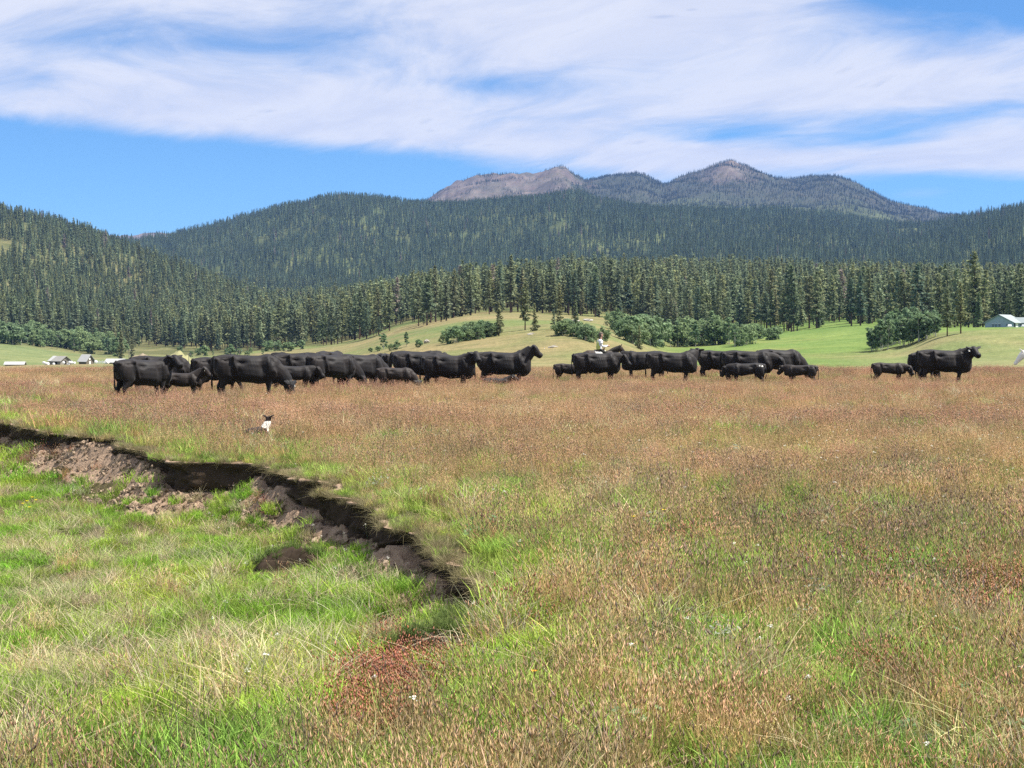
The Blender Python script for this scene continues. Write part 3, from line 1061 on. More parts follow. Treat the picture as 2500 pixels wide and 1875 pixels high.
for i in range(34):                                              # aspen grove on the right
    p = 2124 + 164 * ((i + rnd.random()) / 34)
    yb = np.interp(p, [2120, 2160, 2200, 2290], [862, 856, 848, 824]) - rnd.uniform(0, 14)
    y = find_Y(p, yb, 200)
    hp = np.interp(p, [2120, 2140, 2165, 2200, 2250, 2290], [50, 66, 80, 84, 72, 52]) * rnd.uniform(.82, 1.08)
    broadleaf('aspen_tree', ASP, p, y, hp, 'pale green aspen in the dense grove on the slope below the house', 'aspens in the grove', 'aspen tree')
for i in range(52):                                              # thicket behind the right-hand cattle
    p = rnd.uniform(1492, 1905)
    yb = np.interp(p, [1490, 1530, 1600, 1750, 1800, 1905], [806, 838, 852, 852, 848, 828]) - rnd.uniform(0, 16)
    hp = np.interp(p, [1490, 1540, 1600, 1700, 1760, 1800, 1850, 1905], [48, 66, 72, 66, 76, 56, 36, 26]) * rnd.uniform(.7, 1.1)
    broadleaf('willow_shrub', WIL + ASP[:3], p, find_Y(p, yb, 200), hp, 'pale green willow in the thicket behind the right-hand cattle', 'willows in the thicket', 'willow shrub')
for i in range(12):
    p = 1362 + 120 * (i + rnd.random()) / 12
    broadleaf('willow_shrub', WIL, p, find_Y(p, np.interp(p, [1360, 1480], [818, 838]) - rnd.uniform(-4, 8), 200), rnd.uniform(24, 42),
              'low shrub on the slope just above the rider', 'shrubs above the rider', 'willow shrub')
for i in range(13):
    p = 1112 + 98 * (i + rnd.random()) / 13
    broadleaf('willow_shrub', WIL, p, find_Y(p, np.interp(p, [1110, 1210], [836, 822]) - rnd.uniform(-2, 6), 200), rnd.uniform(28, 42),
              'grey-green bush in the row left of the lone bushy pine', 'bush row on the knoll', 'willow shrub')
for p, yb, hp, lb in ((938, 852, 40, 'slender young tree beside the small bushes on the tan slope'), (970, 853, 24, 'round bush on the tan slope behind the grazing cattle'),
                      (992, 846, 38, 'thin sparse sapling with reddish base on the tan slope'), (1022, 848, 20, 'small round bush left of the boulder on the tan slope'),
                      (1080, 838, 24, 'solitary leafy bush between boulder and bush row'), (955, 856, 18, 'tiny bush right of the slender young tree'), (905, 860, 12, 'lowest tiny shrub at the left foot of the tan slope'),
                      (922, 858, 14, 'tiny shrub left of the slender young tree')):
    broadleaf('leafy_bush', WIL if hp < 36 else ASP, p, find_Y(p, yb, 200), hp, lb, None, 'bush')
for i in range(60):                                              # shrub belt at the foot of the left hill
    p = -40 + 345 * (i + rnd.random()) / 60
    yb = np.interp(p, [-40, 0, 130, 250, 300], [830, 838, 853, 868, 872]) - rnd.uniform(0, 16)
    hp = np.interp(p, [-40, 100, 200, 300], [48, 40, 42, 46]) * rnd.uniform(.75, 1.25)
    broadleaf('willow_shrub', WIL + ASP[:3], p, find_Y(p, yb, 300), hp, 'pale green shrub in the belt between left pasture and wooded hill', 'shrub belt below the hill', 'willow shrub')
for i in range(16):
    p = 440 + 300 * (i + rnd.random()) / 16
    broadleaf('willow_shrub', WIL + ASP[:2], p, find_Y(p, np.interp(p, [440, 600, 740], [872, 872, 858]) - rnd.uniform(0, 10), 300), rnd.uniform(14, 28),
              'pale shrub at the forest foot behind the left cattle', 'shrubs at the forest foot', 'willow shrub')
# ------------------------------------------------------------------ buildings and small farm things
m_logs = plain('weathered_boards', (0.17, 0.145, 0.115), 0.9, 0.1, 0.45, 4.0, 0.4, 9.0)
m_logs2 = plain('grey_boards', (0.27, 0.245, 0.21), 0.9, 0.1, 0.35, 4.0, 0.4, 9.0)
m_tin = plain('tin_roof', (0.38, 0.38, 0.365), 0.6, 0.5, 0.15, 1.0)
m_tin2 = plain('grey_tin_roof', (0.25, 0.24, 0.22), 0.6, 0.4, 0.25, 1.0)
m_dark = plain('dark_opening', (0.02, 0.02, 0.02), 0.9, 0.1, 0.1)
m_siding = plain('blue_grey_siding', (0.27, 0.345, 0.43), 0.7, 0.3, 0.08, 2.0)
m_trim = plain('white_paint', (0.80, 0.80, 0.78), 0.6, 0.3, 0.05)
m_houseroof = plain('pale_metal_roof', (0.26, 0.30, 0.30), 0.65, 0.4, 0.12, 1.0)
m_glass = plain('window_glass', (0.05, 0.07, 0.10), 0.08, 0.8, 0.1)
m_white = plain('white_wrap', (0.82, 0.82, 0.80), 0.5, 0.4, 0.08)
m_rubber = plain('tyre_rubber', (0.03, 0.03, 0.03), 0.9, 0.1, 0.1)
m_wood = plain('pale_dead_wood', (0.50, 0.46, 0.40), 0.9, 0.1, 0.3, 3.0, 0.4, 12)
m_rock = plain('pale_rock', (0.36, 0.33, 0.29), 0.9, 0.1, 0.4, 1.5, 0.8, 3.0)
m_pole = plain('pole_wood', (0.22, 0.19, 0.16), 0.9, 0.1, 0.2)
m_mound = plain('dry_dirt_mound', (0.27, 0.22, 0.15), 0.95, 0.05, 0.45, 0.4, 0.8, 1.2)


def slab_roof(w_, l_, h0, h1, over, th):
    """two pitched slabs, ridge along local x; each slab is its own mesh data"""
    out = []
    for s in (-1, 1):
        a = (h1 - h0) / (w_ / 2)
        e = w_ / 2 + over
        ye, ze = s * e, h1 - a * e
        x0, x1 = -l_ / 2 - over, l_ / 2 + over
        y0 = s * 0.004
        pts = [(x0, y0, h1), (x1, y0, h1), (x1, ye, ze), (x0, ye, ze), (x0, y0, h1 + th), (x1, y0, h1 + th), (x1, ye, ze + th), (x0, ye, ze + th)]
        fc = [(0, 1, 2, 3), (7, 6, 5, 4), (0, 4, 5, 1), (1, 5, 6, 2), (2, 6, 7, 3), (3, 7, 4, 0)]
        if s < 0:
            fc = [q[::-1] for q in fc]
        out.append(MB().poly(pts, [q[::-1] for q in fc]))
    return out


def gable_body(w_, l_, h0, h1):
    x, y = l_ / 2, w_ / 2
    pts = [(-x, -y, -1.0), (x, -y, -1.0), (x, y, -1.0), (-x, y, -1.0), (-x, -y, h0), (x, -y, h0), (x, y, h0), (-x, y, h0), (-x, 0, h1 - 0.02), (x, 0, h1 - 0.02)]
    fc = [(0, 1, 5, 4), (2, 3, 7, 6), (1, 2, 6, 9, 5), (3, 0, 4, 8, 7), (4, 5, 9, 8), (6, 7, 8, 9), (3, 2, 1, 0)]
    return MB().poly(pts, fc)


def shed(px_, py_, wpx, w_, l_, h0, h1, rz, label, mats, doors=(), Y=None):
    Y = Y or find_Y(px_, py_, 200)
    o = add('shed', None, None, (x_of(px_, Y), Y, float(far_z(px_, Y))), rz)
    gable_body(w_, l_, h0, h1).build('wall', mats[0], o)
    rf = slab_roof(w_, l_, h0, h1, 0.35, 0.10)
    for i, r_ in enumerate(rf):
        r_.build('roof_panel', mats[1 + i], o)
    for (face, u, z0, ww, hh, mt) in doors:
        if face == 'end':
            MB().box((l_ / 2 + 0.01, u, z0 + hh / 2), (0.06, ww, hh)).build('door' if z0 < .3 else 'window', mt, o)
        else:
            MB().box((u, -w_ / 2 - 0.01, z0 + hh / 2), (ww, 0.06, hh)).build('door' if z0 < .3 else 'window', mt, o)
    tag(o, label, 'shed')
    return o


YB = 385.0
b2 = shed(146, 899, 53, 3.6, 4.0, 1.05, 2.15, R(-28), 'low weathered shed with patched white and grey tin roof', (m_logs2, m_tin2, m_tin2), [('end', -0.1, 0.1, 0.8, 1.0, m_dark), ('side', 0.4, 0.1, 0.9, 0.85, m_dark)], YB)
# brighter patch of newer tin on the near slope
MB().poly([(-2.34, -0.01, 2.27), (-0.95, -0.01, 2.27), (-1.15, -2.14, 0.965), (-2.34, -2.14, 0.965), (-2.34, -0.01, 2.30), (-0.95, -0.01, 2.30), (-1.15, -2.14, 0.995), (-2.34, -2.14, 0.995)],
          [(0, 1, 2, 3), (7, 6, 5, 4), (0, 4, 5, 1), (1, 5, 6, 2), (2, 6, 7, 3), (3, 7, 4, 0)]).build('roof_patch', m_tin, b2)
b3 = shed(211, 899, 40, 2.7, 2.7, 1.15, 2.65, R(-30), 'tall narrow log shed with steep pale tin roof', (m_logs, m_tin, m_tin), [('end', -0.1, 0.0, 0.5, 1.0, m_white), ('end', -0.15, 1.35, 0.45, 0.45, m_white)], YB)
b4 = shed(283, 899, 44, 3.0, 4.6, 0.75, 1.55, R(-10), 'long low shed with white tin roof beside the dark conifer', (m_logs, m_tin, m_tin), [('side', 0.8, 0.1, 0.8, 0.6, m_dark)], YB)
b1 = shed(37, 900, 48, 2.6, 4.6, 0.35, 0.95, R(6), 'long white-roofed building far left sunk behind the meadow', (m_logs, m_tin, m_tin), [('side', 0.3, 0.1, 2.6, 0.3, m_dark)], YB)

for i, (p, dz, s, lb) in enumerate(((107, 0.1, 0.5, 'white wrapped bale left of the patched-roof shed'), (115, -.25, 0.6, 'white wrapped bale sitting lower beside the patched-roof shed'),
                                    (131, -.2, .45, 'small white bale at the near wall of the patched-roof shed'), (155, 0.05, .5, 'white bundle against the gable of the patched-roof shed'),
                                    (168, -.5, .55, 'nearest white bale between the two gabled sheds'), (172, 0, .6, 'large white bale right of the patched-roof shed'),
                                    (181, -.05, .45, 'small white bale between the two gabled sheds'), (234, .05, .6, 'white bale right of the steep-roofed shed'),
                                    (262, -.1, .5, 'white bale in front of the long low shed'))):
    Y = YB - 12
    o = add('wrapped_bale', None, None, (x_of(p, Y), Y, float(far_z(p, Y)) + 0.25 + dz), rnd.uniform(0, 3))
    mb = MB().tube([(-.55, 0, .3), (-.5, 0, .3), (.5, 0, .3), (.55, 0, .3)], [.36, .5, .5, .36], 10)
    bd = mb.build('bale_body', m_white, o, True)
    MB().tube([(-.03, 0, .3), (.03, 0, .3)], [.515, .515], 10).build('strap', m_tin2, o)
    o.scale = (s * 1.4,) * 3
    tag(o, lb, 'hay bale', 'white wrapped bales around the sheds')
# plank fence by the sheds
o = add('board_fence', None, None, (x_of(246, YB - 6), YB - 6, float(far_z(246, YB - 6)) + 0.1), R(4))
for i in range(4):
    MB().box((-1.2 + 0.8 * i, 0, 0.2), (0.09, 0.09, 1.3)).build('post', m_trim, o)
for i in range(2):
    MB().box((0, -0.07, 0.25 + 0.35 * i), (2.6, 0.03, 0.16)).build('rail', m_trim, o)
tag(o, 'short white board fence between steep-roofed shed and long low shed', 'fence')


def truck(name, p, Y, rz, s, label, cat):
    o = add(name, None, None, (x_of(p, Y), Y, float(far_z(p, Y)) + 0.05), rz, s)
    bm_ = MB().poly([(-2.4, -.85, .55), (2.4, -.85, .55), (2.4, .85, .55), (-2.4, .85, .55), (-2.4, -.85, 1.05), (2.3, -.85, 1.0), (2.3, .85, 1.0), (-2.4, .85, 1.05)],
                    [(0, 1, 5, 4), (1, 2, 6, 5), (2, 3, 7, 6), (3, 0, 4, 7), (4, 5, 6, 7), (3, 2, 1, 0)])
    bm_.build('body', m_white, o)
    MB().poly([(-.7, -.8, 1.04), (1.2, -.8, 1.04), (1.2, .8, 1.04), (-.7, .8, 1.04), (-.5, -.7, 1.75), (.6, -.7, 1.75), (.6, .7, 1.75), (-.5, .7, 1.75)],
              [(0, 1, 5, 4), (1, 2, 6, 5), (2, 3, 7, 6), (3, 0, 4, 7), (4, 5, 6, 7), (3, 2, 1, 0)]).build('cab', m_white, o)
    for sy in (-1, 1):
        MB().poly([(-.45, sy * .775, 1.15), (.85, sy * .79, 1.15), (.5, sy * .73, 1.62), (-.4, sy * .73, 1.62)], [(0, 1, 2, 3)]).build('window', m_glass, o)
        for x in (-1.5, 1.5):
            MB().tube([(x, sy * .72, .38), (x, sy * .92, .38)], [.38, .38], 12).build('wheel', m_rubber, o)
    tag(o, label, cat)
    return o


truck('pickup_truck', 431, 400, R(12), 0.62, 'white pickup parked behind the standing cow looking at the camera', 'truck')
for i, (p, ln, lb) in enumerate(((452, 1.9, 'low dark flatbed trailer right of the white pickup'), (474, 1.5, 'pale flatbed trailer loaded with scrap at the forest foot'))):
    Y = 398 + 3 * i
    o = add('flatbed_trailer', None, None, (x_of(p, Y), Y, float(far_z(p, Y)) + .05), R(5 + 9 * i))
    MB().box((0, 0, .55), (ln * 1.4, 1.1, .12)).build('deck', m_logs if i == 0 else m_wood, o)
    MB().box((0, -.5, .72), (ln * 1.3, .05, .22)).build('side_rail', m_logs if i == 0 else m_trim, o)
    for sx in (-.3, .3):
        for sy in (-.58, .58):
            MB().tube([(sx, sy - .08, .28), (sx, sy + .08, .28)], [.28, .28], 10).build('wheel', m_rubber, o)
    tag(o, lb, 'trailer')

# bare mounds behind the left cattle
for p, pyb, wpx, hpx, lb, nm, mt in ((350, 882, 60, 15, 'bare tan dirt mound at the foot of the wooded hill', 'dirt_mound', m_mound), (438, 886, 80, 30, 'grassy knob behind the pickup and trailers', 'grassy_mound', None)):
    Y = 620.0 if mt else 480.0
    g = np.random.default_rng(int(p))
    s = Y / F
    u, v = np.meshgrid(np.linspace(-1, 1, 22), np.linspace(-1, 1, 22), indexing='ij')
    hgt = np.clip(1 - (u * u + v * v), 0, 1) * (1 + .45 * fbm(u * 3 + p, v * 3, 4))
    wd = wpx * s * .62
    ctr = (x_of(p, Y), Y, float(far_z(p, Y)))
    verts = np.stack([u * wd, v * wd, hgt * hpx * s - 0.6], -1).reshape(-1, 3)
    idx = np.arange(484).reshape(22, 22)
    qd = np.stack([idx[:-1, :-1], idx[1:, :-1], idx[1:, 1:], idx[:-1, 1:]], -1).reshape(-1, 4)
    if mt is None:
        mt = plain('mound_grass', (0.26, 0.25, 0.125), 0.95, 0.05, 0.3, 0.5)
    o = add(nm, mesh_np(nm, verts, qd, [mt], True), None, ctr)
    tag(o, lb, 'mound')

# utility poles
for p, yt, yb, lb in ((315, 852, 882, 'utility pole beside the dark bushy conifer'), (461, 862, 890, 'utility pole at the right end of the grassy knob'), (585, 854, 884, 'utility pole behind the big grazing cow at left')):
    Y = 470.0
    o = add('utility_pole', None, None, (x_of(p, Y), Y, float(far_z(p, Y))))
    hh = float(z_at(yt, Y)) - o.location.z
    MB().tube([(0, 0, -.5), (0, 0, hh)], [.13, .09], 8).build('pole', m_pole, o)
    MB().box((0, 0, hh - .45), (1.3, .1, .12)).build('crossarm', m_pole, o)
    for sx in (-.55, .55):
        MB().tube([(sx, 0, hh - .39), (sx, 0, hh - .22)], [.05, .04], 6).build('insulator', m_trim, o)
    tag(o, lb, 'pole')

# the house on the right-hand rise
Y = 400.0
hs = add('house', None, None, (x_of(2452, Y), Y, float(z_at(803, Y))), R(55))
Lh, Wh, H0, H1 = 10.0, 7.6, 1.75, 3.75
# the gable end faces local -x, towards the camera's left
gable_body(Wh, Lh, H0, H1).build('wall', m_siding, hs)
MB().box((0, 0, -.55), (Lh + .1, Wh + .1, 1.0)).build('foundation', m_rock, hs)
for r_ in slab_roof(Wh, Lh, H0, H1, .45, .12):
    r_.build('roof_panel', m_houseroof, hs)
for u in (1.6, .8, -.1):
    wn = MB().box((-Lh / 2 - .02, u, .95), (.06, .5, .8)).build('window', m_glass, hs)
    MB().box((-Lh / 2 - .03, u, 1.38), (.08, .62, .07)).build('frame', m_trim, wn)
MB().box((-Lh / 2 - .02, -2.2, 1.05), (.06, .55, .55)).build('window', m_glass, hs)
cross = MB()
pts = [(1.2, -3.0, -1), (5.2, -3.0, -1), (5.2, -5.8, -1), (1.2, -5.8, -1), (1.2, -3.0, 1.7), (5.2, -3.0, 1.7), (5.2, -5.8, 1.7), (1.2, -5.8, 1.7), (3.2, -5.8, 3.0), (3.2, -1.5, 3.0)]
cross.poly(pts, [(3, 2, 6, 8, 7), (2, 1, 5, 6), (0, 3, 7, 4), (4, 7, 8, 9), (5, 9, 8, 6)])
cross.build('porch_wing', m_siding, hs)
for s_ in (-1, 1):
    pp = [(3.2, -6.2, 3.05), (3.2, -1.4, 3.05), (3.2 + s_ * 2.4, -3.0, 1.52), (3.2 + s_ * 2.4, -6.2, 1.52)]
    pp += [(a, b_, c_ + .1) for a, b_, c_ in pp]
    MB().poly(pp, [(0, 1, 2, 3), (7, 6, 5, 4), (0, 4, 5, 1), (1, 5, 6, 2), (2, 6, 7, 3), (3, 7, 4, 0)]).build('roof_panel', m_houseroof, hs)
MB().box((2.6, -5.83, .95), (.8, .06, .8)).build('window', m_glass, hs)
MB().box((-2.0, -Wh / 2 - .02, .85), (1.9, .06, 1.7)).build('garage_door', m_trim, hs)
MB().box((-4.1, -Wh / 2 - .02, .8), (.9, .06, 1.9)).build('door', m_dark, hs)
tag(hs, 'blue-grey gabled house with pale metal roof on the right-hand rise', 'house')
truck('pickup_truck', 2464, 384, R(80), 0.62, 'white vehicle parked at the near corner of the blue-grey house', 'truck').location.z = float(z_at(802, 384))
truck('pickup_truck', 2499, 386, R(60), 0.62, 'white vehicle at the picture edge in front of the house', 'truck').location.z = float(z_at(802, 386))
# yard bank under the house so that it stands on ground
gx_, gy_ = np.meshgrid(np.linspace(-1, 1, 30), np.linspace(-1, 1, 30), indexing='ij')

# deadwood and rocks on the slopes
def rock(name, p, pyb, wpx, hpx, label, cat, mt, seed):
    Y = find_Y(p, pyb, 170)
    s = Y / F
    g = np.random.default_rng(seed)
    bm = bmesh.new()
    bmesh.ops.create_icosphere(bm, subdivisions=3, radius=1)
    for v in bm.verts:
        q = v.co.copy()
        k = 1 + .30 * float(fbm(q.x * 1.4 + seed, q.y * 1.4 + q.z * 2, 3))
        v.co = Vector((q.x * k * wpx * s / 2, q.y * k * wpx * s * .4, q.z * k * hpx * s * .62 + hpx * s * .3))
    me = bpy.data.meshes.new(name)
    bm.to_mesh(me)
    bm.free()
    me.materials.append(mt)
    o = add(name, me, None, (x_of(p, Y), Y, float(far_z(p, Y))), g.uniform(0, 3))
    tag(o, label, cat)


rock('boulder', 1042, 838, 13, 10, 'half-pale boulder on the tan slope behind the cattle', 'boulder', m_rock, 3)
rock('boulder', 1404, 786, 20, 7, 'pale rocks outcrop at the forest gap above the rider', 'boulder', m_rock, 4)
rock('boulder', 1436, 784, 26, 6, 'flat pale rock right of the forest gap', 'boulder', m_rock, 5)
rock('boulder', 1379, 795, 12, 5, 'small pale rock under the broad dark pine', 'boulder', m_rock, 6)
rock('tree_stump', 1924, 806, 5, 9, 'small pale stump on the bright green field by the forest', 'stump', m_wood, 7)
for p, pyb, lb, n_ in ((1342, 850, 'bleached fallen branches on the tan slope left of the rider', 5), (1293, 818, 'dead white forked branches under the large open pine', 3)):
    Y = find_Y(p, pyb, 170)
    o = add('fallen_log', None, None, (x_of(p, Y), Y, float(far_z(p, Y))))
    s = Y / F
    for i in range(n_):
        a = rnd.uniform(-.3, .9)
        x0 = rnd.uniform(-8, 6) * s
        L_ = rnd.uniform(9, 18) * s
        MB().tube([(x0, rnd.uniform(-.3, .3), .1), (x0 + L_ * .5, rnd.uniform(-.3, .3), .15 + L_ * a * .3), (x0 + L_, 0, .1 + L_ * a * .5)], [.14, .11, .05], 6).build('branch', m_wood, o)
    tag(o, lb, 'fallen log')
# ------------------------------------------------------------------ grasses and herbs
def blades(g, n, h0, h1, w0, w1, spread, lean, curl, dirs=None, seg=3):
    """n curved tapering blades round the origin -> verts, quads, tris, per-vertex 'var' and height fraction"""
    a = g.uniform(0, 6.283, n)
    r_ = spread * np.sqrt(g.random(n))
    b0 = g.uniform(0, 6.283, n)
    base = np.stack([r_ * np.cos(b0), r_ * np.sin(b0), 0 * r_ - 0.02], 1)
    d = np.stack([np.cos(a), np.sin(a), 0 * a], 1)
    fa = g.uniform(0, 6.283, n)
    s = np.stack([np.cos(fa), np.sin(fa), 0 * a], 1)
    h = g.uniform(h0, h1, n)
    wd = g.uniform(w0, w1, n)
    le = np.abs(g.normal(0, lean, n)) + 0.05
    cu = np.abs(g.normal(0, curl, n))
    V, var = [], []
    bv = g.uniform(.45, 1.5, n)
    cols = []
    for k in range(seg + 1):
        f = k / seg
        c = base + d * (le * f + cu * f * f)[:, None] * h[:, None] + np.stack([0 * h, 0 * h, h * f * (1 - 0.35 * np.clip(cu, 0, 1.2) * f)], 1)
        ww = wd * (1 - f) ** 0.55 * (0.75 + 0.25 * (f > 0)) * 0.5
        if k < seg:
            cols.append((c - s * ww[:, None], c + s * ww[:, None]))
        else:
            cols.append((c,))
    per = 2 * seg + 1
    arr = np.stack([q for cc in cols for q in cc], 1).reshape(-1, 3)
    o = (np.arange(n) * per)[:, None]
    quads = np.concatenate([o + np.array([[2 * k, 2 * k + 1, 2 * k + 3, 2 * k + 2]]) for k in range(seg - 1)]) if seg > 1 else np.zeros((0, 4), int)
    tris = o + np.array([[2 * seg - 2, 2 * seg - 1, 2 * seg]])
    frac = np.tile(np.array([k / seg for k in range(seg) for _ in (0, 1)] + [1.0]), n)
    tip = cols[-1][0]
    prev = (cols[-2][0] + cols[-2][1]) / 2
    return arr, quads, tris, np.repeat(bv, per), frac, tip, tip - prev


def spindles(g, tip, dr, length, rad, n3=3):
    n = len(tip)
    dr = dr / (np.linalg.norm(dr, axis=1, keepdims=True) + 1e-9)
    a = np.cross(dr, np.array((.31, .93, .17)))
    a /= np.linalg.norm(a, axis=1, keepdims=True) + 1e-9
    b = np.cross(dr, a)
    L = (length * g.uniform(.7, 1.3, n))[:, None]
    r_ = (rad * g.uniform(.75, 1.25, n))[:, None]
    p0 = tip - dr * L * .35
    ring = [p0 + dr * L * .4 + (a * math.cos(q) + b * math.sin(q)) * r_ for q in (0, 2.094, 4.189)]
    V = np.stack([p0] + ring + [p0 + dr * L], 1).reshape(-1, 3)
    o = (np.arange(n) * 5)[:, None]
    T = np.concatenate([o + np.array([[0, 2, 1]]), o + np.array([[0, 3, 2]]), o + np.array([[0, 1, 3]]), o + np.array([[4, 1, 2]]), o + np.array([[4, 2, 3]]), o + np.array([[4, 3, 1]])])
    return V, T, np.repeat(g.uniform(.7, 1.3, n), 5)


def tuft(name, seed, parts, mat):
    """parts: dicts; kinds 'blade' and 'stem' (a stem may end in a seed head)"""
    g = np.random.default_rng(seed)
    V, Q, T, var, head = [], [], [], [], []
    off = 0
    for p in parts:
        v, q, t_, bv, fr, tip, dr = blades(g, p['n'], p['h'][0], p['h'][1], p['w'][0], p['w'][1], p.get('spread', .06), p.get('lean', .2), p.get('curl', .3), seg=p.get('seg', 3))
        V.append(v)
        Q.append(q + off)
        T.append(t_ + off)
        dry = p.get('tipdry', 0.0)
        var.append(bv * (0.80 + 0.30 * fr) * p.get('v', 1.0))
        head.append(np.clip(p.get('hd', 0.0) + dry * fr ** 2, 0, 1))
        off += len(v)
        if 'seed' in p:
            reps = p.get('reps', 1)
            for r_ in range(reps):
                tp = tip - dr * (r_ * p.get('step', .5)) + g.normal(0, p.get('jit', 0.0), tip.shape)
                v, t_, sv = spindles(g, tp, dr + g.normal(0, .002, dr.shape), p['seed'][0], p['seed'][1])
                V.append(v)
                T.append(t_ + off)
                var.append(sv)
                head.append(np.ones(len(v)))
                off += len(v)
    return mesh_np(name, np.concatenate(V), [np.concatenate(Q), np.concatenate(T)], [mat], False, {'var': np.concatenate(var), 'head': np.concatenate(head)})


m_grass = leafy('grass_blades', 0.32, 0.8, 0.08)
m_herb = leafy('herb_leaves', 0.3, 0.65, 0.2)
K = {}
for far, wm in ((0, 1.45), (1, 1.8)):
    sp = .15 if not far else .30
    K['green', far] = [tuft('green_tuft', 10 + i + 50 * far, [dict(n=110, h=(.08, .23), w=(.0045 * wm, .009 * wm), spread=sp, lean=.30, curl=.38, tipdry=.25)], m_grass) for i in range(5)]
    K['seed', far] = [tuft('seed_tuft', 20 + i + 50 * far, [dict(n=84, h=(.08, .22), w=(.0042 * wm, .008 * wm), spread=sp, lean=.32, curl=.42, tipdry=.7),
                                                            dict(n=46, h=(.16, .34), w=(.0026 * wm, .0040 * wm), spread=sp, lean=.17, curl=.20, hd=.6, seed=(.036, .0018 * wm))], m_grass) for i in range(6)]
    K['dark', far] = [tuft('dark_tuft', 30 + i + 50 * far, [dict(n=80, h=(.08, .21), w=(.0042 * wm, .008 * wm), spread=sp, lean=.30, curl=.36, tipdry=.35),
                                                            dict(n=20, h=(.20, .38), w=(.0030 * wm, .0044 * wm), spread=sp, lean=.14, curl=.16, hd=.7, seed=(.044, .0021 * wm))], m_grass) for i in range(5)]
    K['straw', far] = [tuft('straw_tuft', 40 + i + 50 * far, [dict(n=100, h=(.12, .34), w=(.0035 * wm, .0065 * wm), spread=sp, lean=.5, curl=.8, tipdry=.3)], m_grass) for i in range(5)]
K['sorrel', 0] = [tuft('sorrel_tuft', 60 + i, [dict(n=26, h=(.04, .10), w=(.008, .014), spread=.15, lean=.5, curl=.3),
                                               dict(n=30, h=(.08, .22), w=(.003, .0045), spread=.15, lean=.2, curl=.14, hd=.9, seed=(.022, .0044), reps=5, step=.45, jit=.008)], m_herb) for i in range(3)]
K['sorrel', 1] = K['sorrel', 0]

gG = np.random.default_rng(21)


def near_points(Y0, Y1, dens):
    """random points over the near ground, wider than the picture"""
    n = int(dens * ((0.84 * (Y0 + Y1) / 2 + 5.0) * (Y1 - Y0)))
    Y = gG.uniform(Y0, Y1, n * 2)
    Y = Y[gG.random(len(Y)) < (0.84 * Y + 5) / (0.84 * Y1 + 5)][:n]
    hw = 0.42 * Y + 2.5
    return gG.uniform(-hw, hw), Y


bands = [(4.5, 9, 52), (9, 15, 38), (15, 24, 26), (24, 38, 11), (38, 60, 7), (60, 93, 5)]
PX, PY_ = [], []
for a, b_, d in bands:
    x, y = near_points(a, b_, d)
    PX.append(x)
    PY_.append(y)
gx, gy = np.concatenate(PX), np.concatenate(PY_)
gz, gv, gt = ground(gx, gy)
low = (gv < 0) & (lerp(D_K, gt) > 0.04)
fhp, twp = face_h(gt), tal_w(gt)
lv = np.clip(lerp(D_K, gt) / .25, 0, 1) * sstep(gt, -9.4, -10.2)
qx = px_of(gx, gy)
qy = py_of(gz, gy)
# bare soil on talus and a few worn spots
tal = low & (gv > -twp * (0.62 + 0.35 * fbm(gt * 1.1, gv * 2, 3)))
bare = np.zeros(len(gx), bool)
bare |= tal & (gG.random(len(gx)) < np.where(gt < -22, .40, .25) * lv)
bare |= (gv > -.12) & (gv < .05) & (lv > .2)


def spot(cx, cy_, rx, ry, wob=.35):
    e = ((qx - cx) / rx) ** 2 + ((qy - cy_) / ry) ** 2
    return e + wob * fbm(gx * 1.3 + cx, gy * 1.3, 3)


bare |= (spot(975, 1550, 110, 45) < .7) & (gG.random(len(gx)) < .92)
bare |= (spot(700, 1388, 70, 24) < .8) & (gG.random(len(gx)) < .95)
bare |= (spot(480, 1745, 70, 30) < .6) & (gG.random(len(gx)) < .85)
bare |= (spot(1110, 1595, 100, 42) < .8) & (gG.random(len(gx)) < .93)
ok = ~bare
gx, gy, gz, gv, gt, low, qx, qy, lv = [q[ok] for q in (gx, gy, gz, gv, gt, low, qx, qy, lv)]
N = len(gx)
f1, f2, f3 = fbm(gx * .22, gy * .16, 4), fbm(gx * .6 + 31, gy * .45, 3), fbm(gx * .09 + 5, gy * .06 + 3, 3)
# weights of each kind of plant
W = {}
rim = np.exp(-np.clip(gv, 0, 9) / (1.1 + .5 * f2)) * (gv >= 0) * sstep(gt, -7.0, -10) * sstep(gt, -50, -36 * 1.0)
rim = np.where(gt < -36, np.exp(-np.clip(gv, 0, 9) / 1.3) * (gv >= 0), rim)
nearness = sstep(gy, 32, 8)


def spot2(cx, cy_, rx, ry):
    e = ((qx - cx) / rx) ** 2 + ((qy - cy_) / ry) ** 2
    return np.exp(-np.clip(e + .6 * f2, 0, 20))


gp = spot2(1460, 1270, 230, 60) + .8 * spot2(1900, 1660, 220, 70) + .7 * spot2(2350, 1680, 200, 140) + .5 * spot2(1750, 1040, 140, 40) + .6 * spot2(1300, 1800, 260, 80)
W['green'] = np.where(low, 1.3 + .5 * f1, .14 + .80 * nearness * (.5 + 1.0 * f1) + .45 * np.clip(f1 + f3 - .1, 0, 1) + 2.6 * rim + 1.6 * gp)
W['seed'] = np.where(low, .05 + .08 * f2, 1.25 + .4 * f2 - .72 * nearness)
W['dark'] = np.where(low, .015, np.clip(.20 + .75 * f1 + .35 * f3, .05, 1.4) * (0.45 + .8 * sstep(gy, 60, 20)) * (.6 + .4 * sstep(gy, 9, 17)))
st = .9 * spot2(140, 1370, 230, 110) + 1.0 * spot2(170, 1620, 260, 170) + .6 * spot2(640, 1500, 130, 110) + .5 * spot2(520, 1680, 220, 90) + .3 * spot2(700, 1800, 200, 70)
